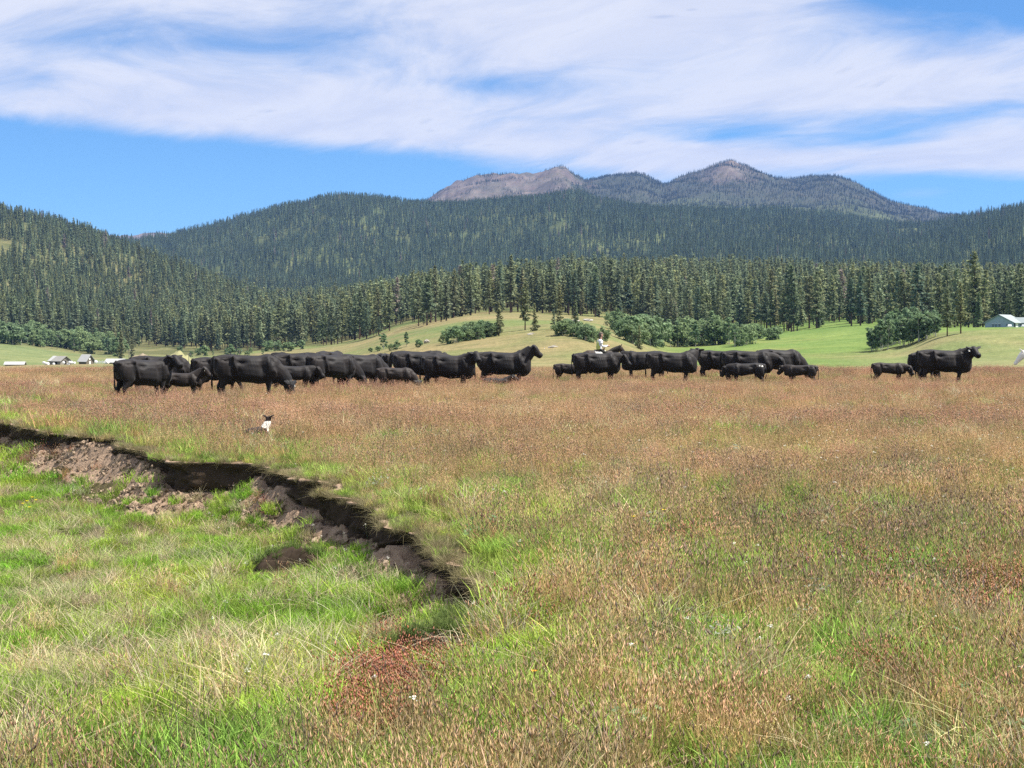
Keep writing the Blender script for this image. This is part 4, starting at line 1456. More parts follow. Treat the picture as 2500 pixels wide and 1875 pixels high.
W['straw'] = np.where(low, .10 + .25 * np.clip(f2, 0, 1) + 0.42 * st, .05 + .14 * np.clip(f2, 0, 1) + .5 * np.exp(-((gv + .0) / .25) ** 2) * lv)
so_ = (3.0 * spot2(1105, 1480, 75, 26) + 2.6 * spot2(945, 1680, 100, 62) + 1.6 * spot2(1300, 1530, 55, 40) + .9 * spot2(2390, 1490, 130, 70) + .7 * spot2(1690, 1345, 60, 30) + .8 * spot2(1090, 1590, 40, 50)
       + .7 * spot2(150, 1135, 190, 32) + .6 * spot2(2140, 1690, 90, 40) + .5 * spot2(2060, 1420, 130, 40) + .35 * spot2(660, 1240, 60, 40) + 1.6 * spot2(880, 1775, 75, 75) + 1.4 * spot2(1000, 1640, 70, 45))
W['sorrel'] = np.clip(so_ - .10, 0, 9) * 5.0
names = ['green', 'seed', 'dark', 'straw', 'sorrel']
wm = np.stack([np.clip(W[k], 0.0, 20) for k in names], 1)
wm /= wm.sum(1, keepdims=True)
pick = (gG.random((N, 1)) > np.cumsum(wm, 1)).sum(1).clip(0, 4)
# colours (albedo) that wander across the field
jit = gG.uniform(.62, 1.30, (N, 1))
hue = gG.normal(0, .06, (N, 3))


def blend(a, b_, f):
    f = np.clip(f, 0, 1)[:, None]
    return np.atleast_2d(a) * (1 - f) + np.atleast_2d(b_) * f


pinkness = np.clip(.5 + .55 * f1 + .35 * f3, 0, 1)
far_ = sstep(gy, 12, 40)
c_blade = {'green': np.where(low[:, None], blend((.185, .400, .042), (.380, .480, .070), .5 + .6 * f2), blend((.230, .400, .075), (.370, .500, .090), .4 + .6 * f2 + .8 * rim)),
           'seed': blend((.375, .385, .100), (.530, .355, .195), .12 + .62 * far_ + .35 * f2),
           'dark': blend((.320, .390, .120), (.430, .400, .165), .5 + .5 * f2),
           'straw': blend((.400, .360, .200), (.500, .440, .270), .5 + .5 * f2),
           'sorrel': blend((.240, .300, .100), (.340, .230, .110), .5 + .5 * f2)}
c_head = {'green': np.tile((.360, .430, .120), (N, 1)),
          'seed': blend(blend((.560, .370, .215), (.640, .460, .255), .5 + .6 * f2), (.510, .255, .200), pinkness * (.30 + .55 * far_)),
          'dark': blend((.210, .150, .120), (.380, .260, .210), .4 + .5 * f2 + .4 * far_),
          'straw': np.tile((.64, .55, .38), (N, 1)),
          'sorrel': blend((.450, .235, .135), (.440, .180, .115), .5 + .8 * f2)}
lab = {'green': 'short green grass along the bank rim and over the lower ground', 'seed': 'tan and pinkish meadow grass in seed across the upper field',
       'dark': 'dark-headed foxtail stems standing through the meadow grass', 'straw': 'pale dry matted grass on the lower ground', 'sorrel': 'rust-red sorrel patches among the grass'}
nms = {'green': 'green_grass', 'seed': 'seeding_grass', 'dark': 'foxtail_grass', 'straw': 'dry_grass', 'sorrel': 'red_sorrel'}
for k, nme in enumerate(names):
    for far in (0, 1):
        s = (pick == k) & ((gy >= 24) == bool(far))
        if not s.any():
            continue
        n = int(s.sum())
        sc = gG.uniform(.75, 1.25, n) * (1.0 + .12 * f2[s]) * np.where((gv[s] > 0) & (gv[s] < .5) & (lv[s] > .2), .55, 1.0) * np.where(low[s], .9, 1.0) * (1.08 if far else 1.0) * (1 + .28 * np.clip(f1[s], -1, 1))
        rt = np.stack([gG.normal(0, .10, n), gG.normal(0, .10, n), gG.uniform(0, 6.28, n)], 1)
        sc3 = np.stack([sc * 1.0, sc * 1.0, sc], 1)
        cb = np.clip((c_blade[nme][s]) * jit[s] * (1 + hue[s]), .01, .9)
        ch = np.clip((c_head[nme][s]) * jit[s] * (1 + hue[s]), .01, .9)
        scatter(nms[nme] + ('' if not far else '_far'), np.stack([gx[s], gy[s], gz[s]], 1), rt, sc3, K[nme, far], cb, ch,
                lab[nme] + (', far part of the field' if far else ''), 'grass')

# straw and roots hanging over the bank rim
n = 420
t_ = gG.uniform(-37, -9.6, n)
k_ = (face_h(t_) > .06) & (gG.random(n) < .8)
t_ = t_[k_]
n = len(t_)
nn = bank_n(t_) + gG.uniform(-.02, .12, n)
hx, hy = t_ * AT[0] + nn * AN[0], t_ * AT[1] + nn * AN[1]
ang = math.atan2(-AN[1], -AN[0])
scatter('rim_thatch', np.stack([hx, hy, meadow_z(hx, hy) + .0], 1), np.stack([gG.normal(0, .3, n), gG.uniform(.0, .9, n), ang + gG.normal(0, .5, n)], 1), gG.uniform(.22, .5, n), K['straw', 0],
        np.tile((.27, .235, .125), (n, 1)) * gG.uniform(.6, 1.3, (n, 1)), np.tile((.36, .30, .18), (n, 1)), 'dry thatch and roots fringing the rim of the eroded bank', 'thatch')

# clods on the talus and at the foot of the bank
def clod_mesh(seed, amp=.6):
    bm = bmesh.new()
    bmesh.ops.create_icosphere(bm, subdivisions=2, radius=1)
    for v in bm.verts:
        q = v.co
        v.co = q * (1 + amp * float(fbm(q.x * 1.6 + seed, q.y * 1.6 + q.z * 1.9 + seed, 3)))
        v.co.z *= .7
    me = bpy.data.meshes.new('clod')
    bm.to_mesh(me)
    bm.free()
    return me


m_clod, t = material('clod_soil')
geo = t.new('ShaderNodeNewGeometry')
nz = t.noise(geo.outputs['Position'], 14.0, 5, .65)
oi = t.new('ShaderNodeObjectInfo')
cc = t.mix(oi.outputs['Random'], (.13, .092, .064), (.40, .30, .21))
cc = t.mix(1.0, cc, t.mix(nz, (.6, .6, .6), (1.35, 1.35, 1.35)), 'MULTIPLY')
b = t.new('ShaderNodeBsdfPrincipled')
t.put(b.inputs['Base Color'], cc)
b.inputs['Roughness'].default_value = .95
b.inputs['Specular IOR Level'].default_value = .1
t.link(b.outputs[0], t.new('ShaderNodeOutputMaterial').inputs[0])
CL = [clod_mesh(i) for i in range(4)]
for me in CL:
    me.materials.append(m_clod)
n = 6500
t_ = gG.uniform(-37, -9.8, n)
q = gG.random(n) ** 1.3
v_ = -tal_w(t_) * q * .8 - .02
k_ = (t_ < -9.9)
t_, v_ = t_[k_], v_[k_]
n = len(t_)
nn = bank_n(t_) + v_
hx, hy = t_ * AT[0] + nn * AN[0], t_ * AT[1] + nn * AN[1]
hz, _, _ = ground(hx, hy)
s_ = .006 + .040 * gG.random(n) ** 3
scatter('dirt_clods', np.stack([hx, hy, hz + .02], 1), gG.uniform(0, 6.28, (n, 3)), s_, CL, None, None, 'crumbled dirt clods lying below the eroded bank', 'clods')


# slumped sod blocks in front of the bank
def sod_block(label, p, pyb, zg, L_, W_, H_, rz, seed, curve=.2):
    Y = (EYE - zg) * F / (pyb - HOR)
    x = x_of(p, Y)
    zz = float(ground(x, Y)[0])
    g = np.random.default_rng(seed)
    nu, nv = 44, 22
    u, a = np.meshgrid(np.linspace(-1, 1, nu), np.linspace(0, math.pi, nv), indexing='ij')
    prof = np.clip(1 - np.abs(u) ** 3, .02, 1) ** .6
    # steep broken face towards the camera, gentle turf back
    yy = np.where(a < 1.4, -np.cos(a) ** 0.5 if False else -np.abs(np.cos(a)) * .55, np.abs(np.cos(a)) * 1.0)
    yy = np.where(a < math.pi / 2, -np.abs(np.cos(a)) * .45, np.abs(np.cos(a)))
    zz_ = np.abs(np.sin(a)) ** .45
    nz_ = .16 * fbm(u * 4 + seed, a * 2, 4) + .09 * fbm(u * 12 + seed, a * 5, 2)
    X = u * L_ / 2
    Yy = yy * W_ * (1 + nz_ * .8) * (.5 + .5 * prof) + curve * L_ * (u ** 2) + nz_ * .25 * W_
    Z = zz_ * H_ * prof * (1 + nz_) - .05
    V = np.stack([X, Yy, Z], -1).reshape(-1, 3)
    idx = np.arange(nu * nv).reshape(nu, nv)
    Q = np.stack([idx[:-1, :-1], idx[1:, :-1], idx[1:, 1:], idx[:-1, 1:]], -1).reshape(-1, 4)
    o = add('sod_block', mesh_np('sod_block', V, Q, [m_sod], True), None, (x, Y, zz), rz)
    tag(o, label, 'sod block')
    # turf on its back
    k = g.integers(0, nu * nv, 34)
    k = k[(a.ravel()[k] > 1.25) & (a.ravel()[k] < 2.9)]
    ca, sa = math.cos(rz), math.sin(rz)
    W_p = np.stack([x + V[k, 0] * ca - V[k, 1] * sa, Y + V[k, 0] * sa + V[k, 1] * ca, zz + V[k, 2] - .01], 1)
    return W_p


m_sod = plain('sod_soil', (.045, .033, .024), .95, .08, .6, 7.0, .9, 26.0)
turf = [sod_block('slumped sod block with a dark broken face below the bank', 705, 1380, -.62, .90, .22, .27, R(28), 5, -.14),
        sod_block('dark crumbling sod lump beyond the near end of the bank', 1050, 1600, -.12, .66, .20, .20, R(10), 6),
        sod_block('pinkish dirt lump right of the dark crumbling sod lump', 1150, 1560, -.10, .56, .22, .23, R(-15), 8)]
tp = np.concatenate(turf)
n = len(tp)
scatter('sod_turf', tp, np.stack([gG.normal(0, .2, n), gG.normal(0, .2, n), gG.uniform(0, 6.28, n)], 1), gG.uniform(.5, .8, n), K['green', 0] + K['straw', 0][:1],
        np.tile((.15, .22, .06), (n, 1)), np.tile((.3, .28, .13), (n, 1)), 'grass still growing on the slumped sod blocks', 'grass')


# leafy herbs: lupines, pale sage clumps, flowers
def lupine(seed, stems=9, leaf=.032):
    g = np.random.default_rng(seed)
    V, T, var, head = [], [], [], []
    mb = MB()
    for s in range(stems):
        a, r_ = g.uniform(0, 6.28), g.uniform(.02, .13)
        h = g.uniform(.10, .24)
        c = np.array((r_ * math.cos(a) * 1.3, r_ * math.sin(a) * 1.3, h))
        mb.tube([(0, 0, 0), c * np.array((.5, .5, .6)), c], [.004, .003, .002], 4)
        nrm = np.array((math.cos(a) * .4, math.sin(a) * .4, 1.0))
        nrm /= np.linalg.norm(nrm)
        e1 = np.cross(nrm, (0, 1, 0.01))
        e1 /= np.linalg.norm(e1)
        e2 = np.cross(nrm, e1)
        for k in range(8):
            q = k * 6.283 / 8 + g.normal(0, .1)
            d = e1 * math.cos(q) + e2 * math.sin(q)
            sd = np.cross(nrm, d)
            L_ = leaf * g.uniform(.8, 1.25)
            n0 = len(V)
            V += [c, c + d * L_ * .6 + sd * L_ * .17 + nrm * .006, c + d * L_ + nrm * .010, c + d * L_ * .6 - sd * L_ * .17 + nrm * .006]
            T.append((n0, n0 + 1, n0 + 2, n0 + 3))
            var += [g.uniform(.8, 1.2)] * 4
    return mesh_np('lupine_leaves', np.array(V), [np.array(T)], [m_lup], False, {'var': var}), mb.mesh('lupine_stems', m_lstem)


def leaf_plain(name, col, transl=.3):
    m, t = material(name)
    vr = t.attr('var')[2]
    c = t.mix(1.0, col, t.comb(vr, vr, vr), 'MULTIPLY')
    b = t.new('ShaderNodeBsdfPrincipled')
    t.put(b.inputs['Base Color'], c)
    b.inputs['Roughness'].default_value = .65
    b.inputs['Specular IOR Level'].default_value = .2
    tr = t.new('ShaderNodeBsdfTranslucent')
    t.put(tr.inputs['Color'], c)
    mx = t.new('ShaderNodeMixShader')
    mx.inputs[0].default_value = transl
    t.link(b.outputs[0], mx.inputs[1])
    t.link(tr.outputs[0], mx.inputs[2])
    t.link(mx.outputs[0], t.new('ShaderNodeOutputMaterial').inputs[0])
    return m


m_lup = leaf_plain('lupine_leaf', (.170, .275, .125))
m_lstem = plain('herb_stem', (.13, .19, .08), .8, .2, .2)
m_sage = leaf_plain('sage_leaf', (.330, .370, .270))
m_yel = leaf_plain('yellow_petal', (.85, .66, .03))
m_ora = leaf_plain('orange_petal', (.85, .38, .04))
m_whi = leaf_plain('white_petal', (.80, .80, .74))
LUP = [lupine(70 + i, 10 + i, .034 + .004 * (i % 2)) for i in range(4)]


lp = [(1860, 1790, 'lupine with blue-green palmate leaves in the grass below the pale clump'), (2235, 1835, 'large lupine clump at the bottom edge right of centre'), (2285, 1850, 'lupine at the bottom edge beside the large lupine clump'),
      (2330, 1640, 'blue-green lupine among rusty sorrel near the right side'), (2300, 1610, 'lupine just left of the blue-green lupine near the right side'), (2480, 1840, 'lupine cut by the lower right corner'),
      (2430, 1600, 'lupine near the right edge above the corner plants'), (1740, 1555, 'lupine beside the pale sage clump in mid meadow'), (1690, 1560, 'small lupine left of the sage clump'),
      (2395, 1760, 'lupine between the right edge plants and bottom clump'), (1160, 1335, 'tall bright lupine on the bank top near its end'), (1000, 1595, 'dark green lupine beside the crumbling sod lump'),
      (1560, 1840, 'small lupine near the bottom centre'), (2180, 1560, 'lupine below the pale dry stems on the right')]
for i, (p, pyv, lb) in enumerate(lp):
    x, y, z = on_ground(p, pyv)
    lf, stm = LUP[i % 4]
    o = add('lupine_plant', None, None, (x, y, z), rnd.uniform(0, 6), rnd.uniform(.62, .9) * (1.6 if i == 10 else 1.0))
    add('stem', stm, o)
    add('foliage', lf, o)
    tag(o, lb, 'lupine', 'lupines in the meadow')


def sage(seed, n=170, r_=.16, h=.20):
    g = np.random.default_rng(seed)
    d = g.normal(0, 1, (n, 3))
    d[:, 2] = np.abs(d[:, 2])
    d /= np.linalg.norm(d, axis=1, keepdims=True)
    c = d * (g.random((n, 1)) ** .4) * np.array((r_, r_, h))
    v, f = quad_cloud(c, d + g.normal(0, .7, (n, 3)), g.uniform(.008, .02, n), seed, .45)
    return mesh_np('sage_leaves', v, f, [m_sage], False, {'var': np.repeat(g.uniform(.75, 1.25, n), 4)})


SG = [sage(80 + i) for i in range(3)]
for i, (p, pyv, sc, lb) in enumerate(((1770, 1600, 1.0, 'pale grey-green sage clump in the mid meadow'), (2000, 1490, 1.1, 'tufted pale clump in the meadow right of centre'), (1600, 1310, 1.2, 'silvery sage tuft near the two yellow flowers'),
                                      (1960, 1545, .9, 'silvery clump below the tufted pale clump'), (925, 1205, 1.3, 'whitish sage tuft on the bank top'), (575, 1190, 1.0, 'pale sage growing on the bank face'),
                                      (185, 1098, 1.4, 'grey-green sage on the far bank face'), (2310, 1550, 1.0, 'pale clump with dry stems towards the right'), (1795, 1125, 1.3, 'small silvery tuft far out in the meadow'),
                                      (2150, 1295, 1.1, 'pale tuft in the right-hand meadow'), (690, 1205, .8, 'small pale tuft under the broken bank section'))):
    x, y, z = on_ground(p, pyv)
    o = add('sage_clump', None, None, (x, y, z + .02), rnd.uniform(0, 6), sc)
    add('foliage', SG[i % 3], o)
    mb = MB()
    for k in range(6):
        a = rnd.uniform(0, 6.28)
        mb.tube([(0, 0, -.02), (math.cos(a) * .06, math.sin(a) * .06, .12)], [.006, .003], 4)
    mb.build('stem', m_lstem, o)
    tag(o, lb, 'sage clump', 'pale sage clumps')


def flower(p, pyv, mt, label, r_=.016, h=.26, cat='flower', group=None):
    x, y, z = on_ground(p, pyv + h * F / 14)
    o = add('wildflower', None, None, (x, y, z), rnd.uniform(0, 6))
    MB().tube([(0, 0, -.02), (.01, 0, h * .5), (0, 0, h)], [.0025, .002, .0018], 4).build('stem', m_lstem, o)
    V, Q = [], []
    for k in range(9):
        a = k * 6.283 / 9
        d, s = np.array((math.cos(a), math.sin(a), .25)), np.array((-math.sin(a), math.cos(a), 0))
        n0 = len(V)
        c = np.array((0, 0, h))
        V += [c, c + d * r_ * .7 + s * r_ * .3, c + d * r_ * 1.2, c + d * r_ * .7 - s * r_ * .3]
        Q.append((n0, n0 + 1, n0 + 2, n0 + 3))
    add('petals', mesh_np('petals', np.array(V), [np.array(Q)], [mt], False, {'var': np.ones(len(V))}), o)
    tag(o, label, cat, group)


flower(1548, 1262, m_yel, 'lower left of the two yellow flowers in the meadow', .026)
flower(1622, 1243, m_yel, 'upper right of the two yellow flowers in the meadow', .026)
flower(1304, 1697, m_ora, 'single orange flower low in the foreground', .018)
for i, (p, pyv) in enumerate(((62, 1196), (75, 1186), (52, 1206), (68, 1212), (84, 1192))):
    flower(p, pyv, m_yel, 'yellow flower in the small cluster on the far lower ground', .030, group='yellow flower cluster')
# tiny white flower heads
n = 330
x, y = near_points(6, 45, 3.0)
k_ = (px_of(x, y) > 500) & (gG.random(len(x)) < .5 + .5 * sstep(px_of(x, y), 1700, 2400))
x, y = x[k_][:n * 3], y[k_][:n * 3]
z, v, _ = ground(x, y)
gfl = np.random.default_rng(9)


def flower_head(seed):
    g = np.random.default_rng(seed)
    c = np.stack([g.normal(0, .009, 14), g.normal(0, .009, 14), .26 + g.normal(0, .005, 14)], 1)
    v, f = quad_cloud(c, np.tile((0, 0, 1.0), (14, 1)) + g.normal(0, .4, (14, 3)), g.uniform(.003, .006, 14), seed, .8)
    st_ = MB().tube([(0, 0, 0), (.004, 0, .14), (0, 0, .258)], [.002, .0016, .0014], 4)
    tv = np.array(st_.v)
    tf = np.array([q for q in st_.f if len(q) == 4]) + len(v)
    return mesh_np('white_flower', np.concatenate([v, tv]), [f, tf], [m_herb], False, {'var': np.ones(len(v) + len(tv)), 'head': np.concatenate([np.ones(len(v)), np.zeros(len(tv))])})


n = len(x)
scatter('white_flowers', np.stack([x, y, z], 1), np.stack([gG.normal(0, .1, n), gG.normal(0, .1, n), gG.uniform(0, 6, n)], 1), gG.uniform(.7, 1.3, n), [flower_head(i) for i in range(3)],
        np.tile((.15, .2, .08), (n, 1)), np.tile((.78, .76, .68), (n, 1)), 'tiny white flower heads sprinkled through the meadow', 'flowers')
# ------------------------------------------------------------------ animals
def unit(v):
    v = np.asarray(v, float)
    return v / (np.linalg.norm(v) + 1e-9)


class Body:
    """closed lofts that are fused into one continuous skin"""
    def __init__(self):
        self.v, self.f = [], []

    def loft(self, C, S, U, a, b, m=14, e=2.0):
        n0 = len(self.v)
        q = np.linspace(0, 2 * math.pi, m, endpoint=False)
        cs, sn = np.cos(q), np.sin(q)
        cc = np.sign(cs) * np.abs(cs) ** (2 / e)
        ss_ = np.sign(sn) * np.abs(sn) ** (2 / e)
        for i in range(len(C)):
            for j in range(m):
                self.v.append(tuple(np.asarray(C[i]) + np.asarray(S[i]) * a[i] * cc[j] + np.asarray(U[i]) * b[i] * ss_[j]))
        for i in range(len(C) - 1):
            for j in range(m):
                p, r_ = n0 + i * m + j, n0 + i * m + (j + 1) % m
                self.f.append((p, r_, r_ + m, p + m))
        self.f.append(tuple(n0 + j for j in reversed(range(m))))
        self.f.append(tuple(n0 + (len(C) - 1) * m + j for j in range(m)))

    def path(self, C, a, b=None, side=(0, 1, 0), m=12, e=2.0):
        C = np.asarray(C, float)
        b = a if b is None else b
        S, U = [], []
        for i in range(len(C)):
            t_ = unit(C[min(i + 1, len(C) - 1)] - C[max(i - 1, 0)])
            s = np.asarray(side, float)
            s = unit(s - t_ * np.dot(s, t_))
            S.append(s)
            U.append(np.cross(t_, s))
        self.loft(C, S, U, a, b, m, e)

    def ball(self, c, r_, sub=2):
        r_ = np.asarray(r_, float) * np.ones(3)
        z = np.linspace(-.95, .95, 7)
        rr = np.sqrt(1 - z * z)
        self.loft([(c[0], c[1], c[2] + q * r_[2]) for q in z], [(1, 0, 0)] * 7, [(0, 1, 0)] * 7, rr * r_[0], rr * r_[1], 10)

    def fuse(self, name, voxel, smooth, mats, paint=None, sculpt=None):
        me = bpy.data.meshes.new('tmp')
        me.from_pydata(self.v, [], self.f)
        me.update()
        o = bpy.data.objects.new('tmp', me)
        COL.objects.link(o)
        bm = bmesh.new()
        bm.from_mesh(me)
        bmesh.ops.recalc_face_normals(bm, faces=bm.faces)
        bm.to_mesh(me)
        bm.free()
        rm = o.modifiers.new('r', 'REMESH')
        rm.mode, rm.voxel_size, rm.use_smooth_shade = 'VOXEL', voxel, True
        sm = o.modifiers.new('s', 'SMOOTH')
        sm.factor, sm.iterations = .5, smooth
        dg = bpy.context.evaluated_depsgraph_get()
        out = bpy.data.meshes.new_from_object(o.evaluated_get(dg))
        bpy.data.objects.remove(o)
        bpy.data.meshes.remove(me)
        out.name = name
        out.materials.clear()
        for m in mats:
            out.materials.append(m)
        if sculpt:
            n = len(out.vertices)
            co, no = np.zeros(n * 3), np.zeros(n * 3)
            out.vertices.foreach_get('co', co)
            out.vertices.foreach_get('normal', no)
            co, no = co.reshape(-1, 3), no.reshape(-1, 3)
            out.vertices.foreach_set('co', (co + no * sculpt(co, no)[:, None]).ravel())
        if paint:
            n = len(out.polygons)
            c = np.zeros(n * 3)
            out.polygons.foreach_get('center', c)
            out.polygons.foreach_set('material_index', paint(c.reshape(-1, 3)).astype(np.int32))
        out.polygons.foreach_set('use_smooth', np.ones(len(out.polygons), bool))
        out.update()
        return out


def coat(name, c0, c1, rough=.62, spec=.28, sheen=.10):
    m, t = material(name)
    tcn = t.new('ShaderNodeTexCoord')
    v = tcn.outputs['Object']
    n1, n2 = t.noise(v, 2.2, 4, .6), t.noise(v, 55.0, 3, .7)
    b = t.new('ShaderNodeBsdfPrincipled')
    t.put(b.inputs['Base Color'], t.mix(t.ss(n1, .35, .7), c0, c1))
    t.put(b.inputs['Roughness'], t.m('ADD', t.m('MULTIPLY', n1, .25), rough - .12))
    b.inputs['Specular IOR Level'].default_value = spec
    b.inputs['Sheen Weight'].default_value = sheen
    b.inputs['Sheen Roughness'].default_value = .5
    bn2 = t.new('ShaderNodeBump')
    bn2.inputs['Strength'].default_value, bn2.inputs['Distance'].default_value = .35, .012
    t.link(t.m('ADD', n2, t.m('MULTIPLY', t.noise(v, 9.0, 4, .6), 1.6)), bn2.inputs['Height'])
    t.link(bn2.outputs[0], b.inputs['Normal'])
    t.link(b.outputs[0], t.new('ShaderNodeOutputMaterial').inputs[0])
    return m


m_black = coat('black_coat', (.0060, .0052, .0058), (.0150, .0110, .0100), .62, .24, .10)
m_brown = coat('dark_brown_coat', (.0115, .0078, .0062), (.024, .0155, .012), .6, .3)
m_tag = plain('ear_tag_plastic', (.82, .80, .72), .5, .4, .03)
m_eye = plain('eye_dark', (.006, .005, .005), .1, .8, .0)
m_hoof = plain('hoof_horn', (.03, .026, .022), .6, .3, .2)

NECK = {  # poll position, head direction (forward of the cow = +x, camera side = -y), both in cow metres
    'up':    ((1.04, 0.00, 1.47), (.74, 0.02, -.66)),
    'turn':  ((.99, -.16, 1.34), (.30, -.80, -.50)),
    'face':  ((.96, -.22, 1.34), (.05, -.85, -.52)),
    'away':  ((1.00, .16, 1.36), (.50, .72, -.48)),
    'level': ((1.09, -.04, 1.16), (.62, -.22, -.75)),
    'low':   ((1.20, -.02, .98), (.50, -.16, -.85)),
    'graze': ((1.15, -.10, .50), (.28, -.26, -.92)),
    'lying': ((1.10, -.10, 1.42), (.75, -.45, -.45))}


def bovine(name, pose, mats, seed, calf=False, lying=False, paint=None, udder=True):
    g = np.random.default_rng(seed)
    B = Body()
    lg = 1.0 if not calf else 1.22                         # calves stand on longer legs
    dp = 1.0 if not calf else 0.78                         # and carry a shallower trunk
    sec = [(-1.00, 1.20, .98, .10), (-.96, 1.26, .84, .18), (-.86, 1.30, .72, .245), (-.70, 1.325, .66, .285), (-.48, 1.34, .60, .30), (-.22, 1.31, .53, .33), (.06, 1.295, .49, .35),
           (.30, 1.29, .48, .335), (.50, 1.315, .50, .30), (.68, 1.305, .47, .265), (.82, 1.25, .50, .215), (.92, 1.15, .56, .15), (.98, 1.05, .66, .09)]
    fat = g.uniform(.95, 1.08)
    C, a, b = [], [], []
    drop = .60 if lying else 0.0
    for x, zt, zb, w_ in sec:
        zb = zt - (zt - zb) * dp * (1.0 + .03 * g.normal())
        C.append((x, 0, (zt + zb) / 2))
        a.append(w_ * fat * (.88 if calf else 1.0))
        b.append((zt - zb) / 2)
    n = len(C)
    B.loft(C, [(0, 1, 0)] * n, [(0, 0, 1)] * n, a, b, 18, 2.35)
    for s in (-1, 1):                                       # pins, thigh, shoulder mass
        B.ball((-.90, s * .13, 1.20), (.07, .06, .06))
        B.ball((-.68, s * .205, .92), (.25, .12, .34))
        B.ball((.58, s * .20, .92), (.19, .12, .30))
    poll, hd = NECK[pose]
    poll, hd = np.array(poll), unit(hd)
    hs = 1.0 if not calf else 1.13
    if calf and pose in ('graze', 'low'):
        poll = poll + np.array((-.06, 0, .06))
    n0 = np.array((.58, 0, 1.03))
    mid = (n0 * .5 + poll * .5) + np.array((.05, 0, .02))
    top = np.array((.40, 0, .98))
    P = [top, n0 * .75 + mid * .25, mid, mid * .35 + poll * .65, poll - hd * .02]
    B.path(P, [.21, .205, .165, .135, .120], [.28, .285, .255, .21, .165], (0, 1, 0), 14, 2.1)
    side = unit(np.cross((0, 0, 1), hd) if abs(hd[2]) < .96 else np.cross((0, 0, 1), (hd[0] + .01, hd[1], 0)))
    upv = np.cross(hd, side)
    L = .44 * hs
    hsec = [(-.10, .09, .11, 0), (-.02, .125, .155, 0), (.10, .140, .170, -.015), (.22, .116, .150, -.03), (.33, .096, .120, -.03), (.42, .108, .115, -.022), (.49, .100, .100, -.018), (.52, .06, .06, -.018)]
    B.loft([poll + hd * (q[0] / .5 * L) + upv * q[3] for q in hsec], [side] * 8, [upv] * 8, [q[1] * hs for q in hsec], [q[2] * hs for q in hsec], 12, 2.3)
    for s in (-1, 1):                                       # ears
        e0 = poll + hd * .02 + side * s * .09 * hs + upv * .055
        ed = unit(side * s + upv * g.uniform(.05, .3) - hd * .25)
        B.path([e0, e0 + ed * .07 * hs, e0 + ed * .15 * hs, e0 + ed * .25 * hs], [.04 * hs, .075 * hs, .068 * hs, .022], [.034, .028, .026, .016], hd, 10)
    if not lying:
        for s in (-1, 1):
            k1, k2 = g.normal(0, .07), g.normal(0, .07)
            fz = .74
            B.path([(.56, s * .16, .86), (.57, s * .165, .66), (.56 + k1 * .5, s * .165, .40), (.55 + k1, s * .165, .16), (.57 + k1, s * .165, .07), (.60 + k1, s * .165, .01)],
                   [.10, .085, .055, .042, .050, .062], [.17, .125, .066, .046, .055, .075], (0, 1, 0), 10)
            B.path([(-.66, s * .17, .98), (-.60, s * .19, .76), (-.74 + k2 * .3, s * .185, .52), (-.80 + k2 * .6, s * .18, .43), (-.77 + k2, s * .175, .18), (-.74 + k2, s * .175, .07), (-.70 + k2, s * .175, .01)],
                   [.13, .125, .072, .056, .043, .052, .062], [.25, .20, .105, .078, .050, .056, .075], (0, 1, 0), 10)
        if udder and not calf:
            B.ball((-.52, 0, .60), (.17, .13, .13))
    sw = g.uniform(-.06, .06)
    B.path([(-.94, 0, 1.26), (-1.01, 0, 1.21), (-1.045, sw * .3, 1.02), (-1.05, sw * .7, .75), (-1.04, sw, .50), (-1.03, sw * 1.1, .33)], [.045, .034, .026, .022, .036, .014], None, (0, 1, 0), 8)
    if calf:                                                # longer legs: stretch everything below the belly line
        vv = np.array(B.v)
        belly = .62
        vv[:, 2] = np.where(vv[:, 2] < belly, vv[:, 2] * 1.0, vv[:, 2])
        B.v = [tuple(q) for q in vv]
    if lying:
        vv = np.array(B.v)
        vv[:, 2] -= .46
        B.v = [tuple(q) for q in vv]
        for s in (-1, 1):
            B.path([(.55, s * .24, .20), (.85, s * .26, .10), (.98, s * .22, .06), (.70, s * .20, .05)], [.10, .07, .05, .045], None, (0, 0, 1), 9)
            B.path([(-.62, s * .28, .24), (-.30, s * .36, .14), (-.55, s * .40, .07), (-.25, s * .38, .05)], [.16, .09, .06, .05], None, (0, 0, 1), 9)
    bony = g.uniform(1.0, 1.6) * (.55 if calf else 1.0)

    def sculpt(co, no):
        x, y, z = co.T
        if lying:
            z = z + .46
        ay = np.abs(y)
        lat = np.clip(np.abs(no[:, 1]) * 1.4, 0, 1)
        trunk_ = (z > .40) & (x > -1.04) & (x < .95)

        def gs(cx, cz, sx, sz, amp):
            return amp * np.exp(-((x - cx) / sx) ** 2 - ((z - cz) / sz) ** 2)
        d = gs(-.46, 1.235, .060, .060, .060) * (ay > .10)                     # hook bones
        d += gs(-.22, 1.14, .13, .085, -.070) * (ay > .10)                     # hollow in front of the hook
        d += gs(-.66, 1.20, .11, .050, -.045) * (ay > .08)                     # dip between hook and pin
        d += gs(-.92, 1.20, .05, .05, .030)
        ln = (x + .46) - (1.235 - z) * .28                                      # edge running from hook to stifle
        d += .030 * np.exp(-(ln / .045) ** 2) * ((z > .72) & (z < 1.24))
        d += gs(-.36, .80, .10, .16, -.050) * lat                              # flank
        d += gs(.36, .98, .075, .20, -.045) * lat                              # behind the shoulder
        d += gs(.55, 1.12, .07, .16, .030) * lat + gs(.72, .86, .06, .08, .035) * lat   # blade and point of shoulder
        d += gs(.66, 1.16, .05, .10, -.030) * lat
        rib = np.sin((x + .25 * (z - .9)) * 2 * math.pi / .085) * np.exp(-((x - .08) / .20) ** 2 - ((z - .98) / .18) ** 2)
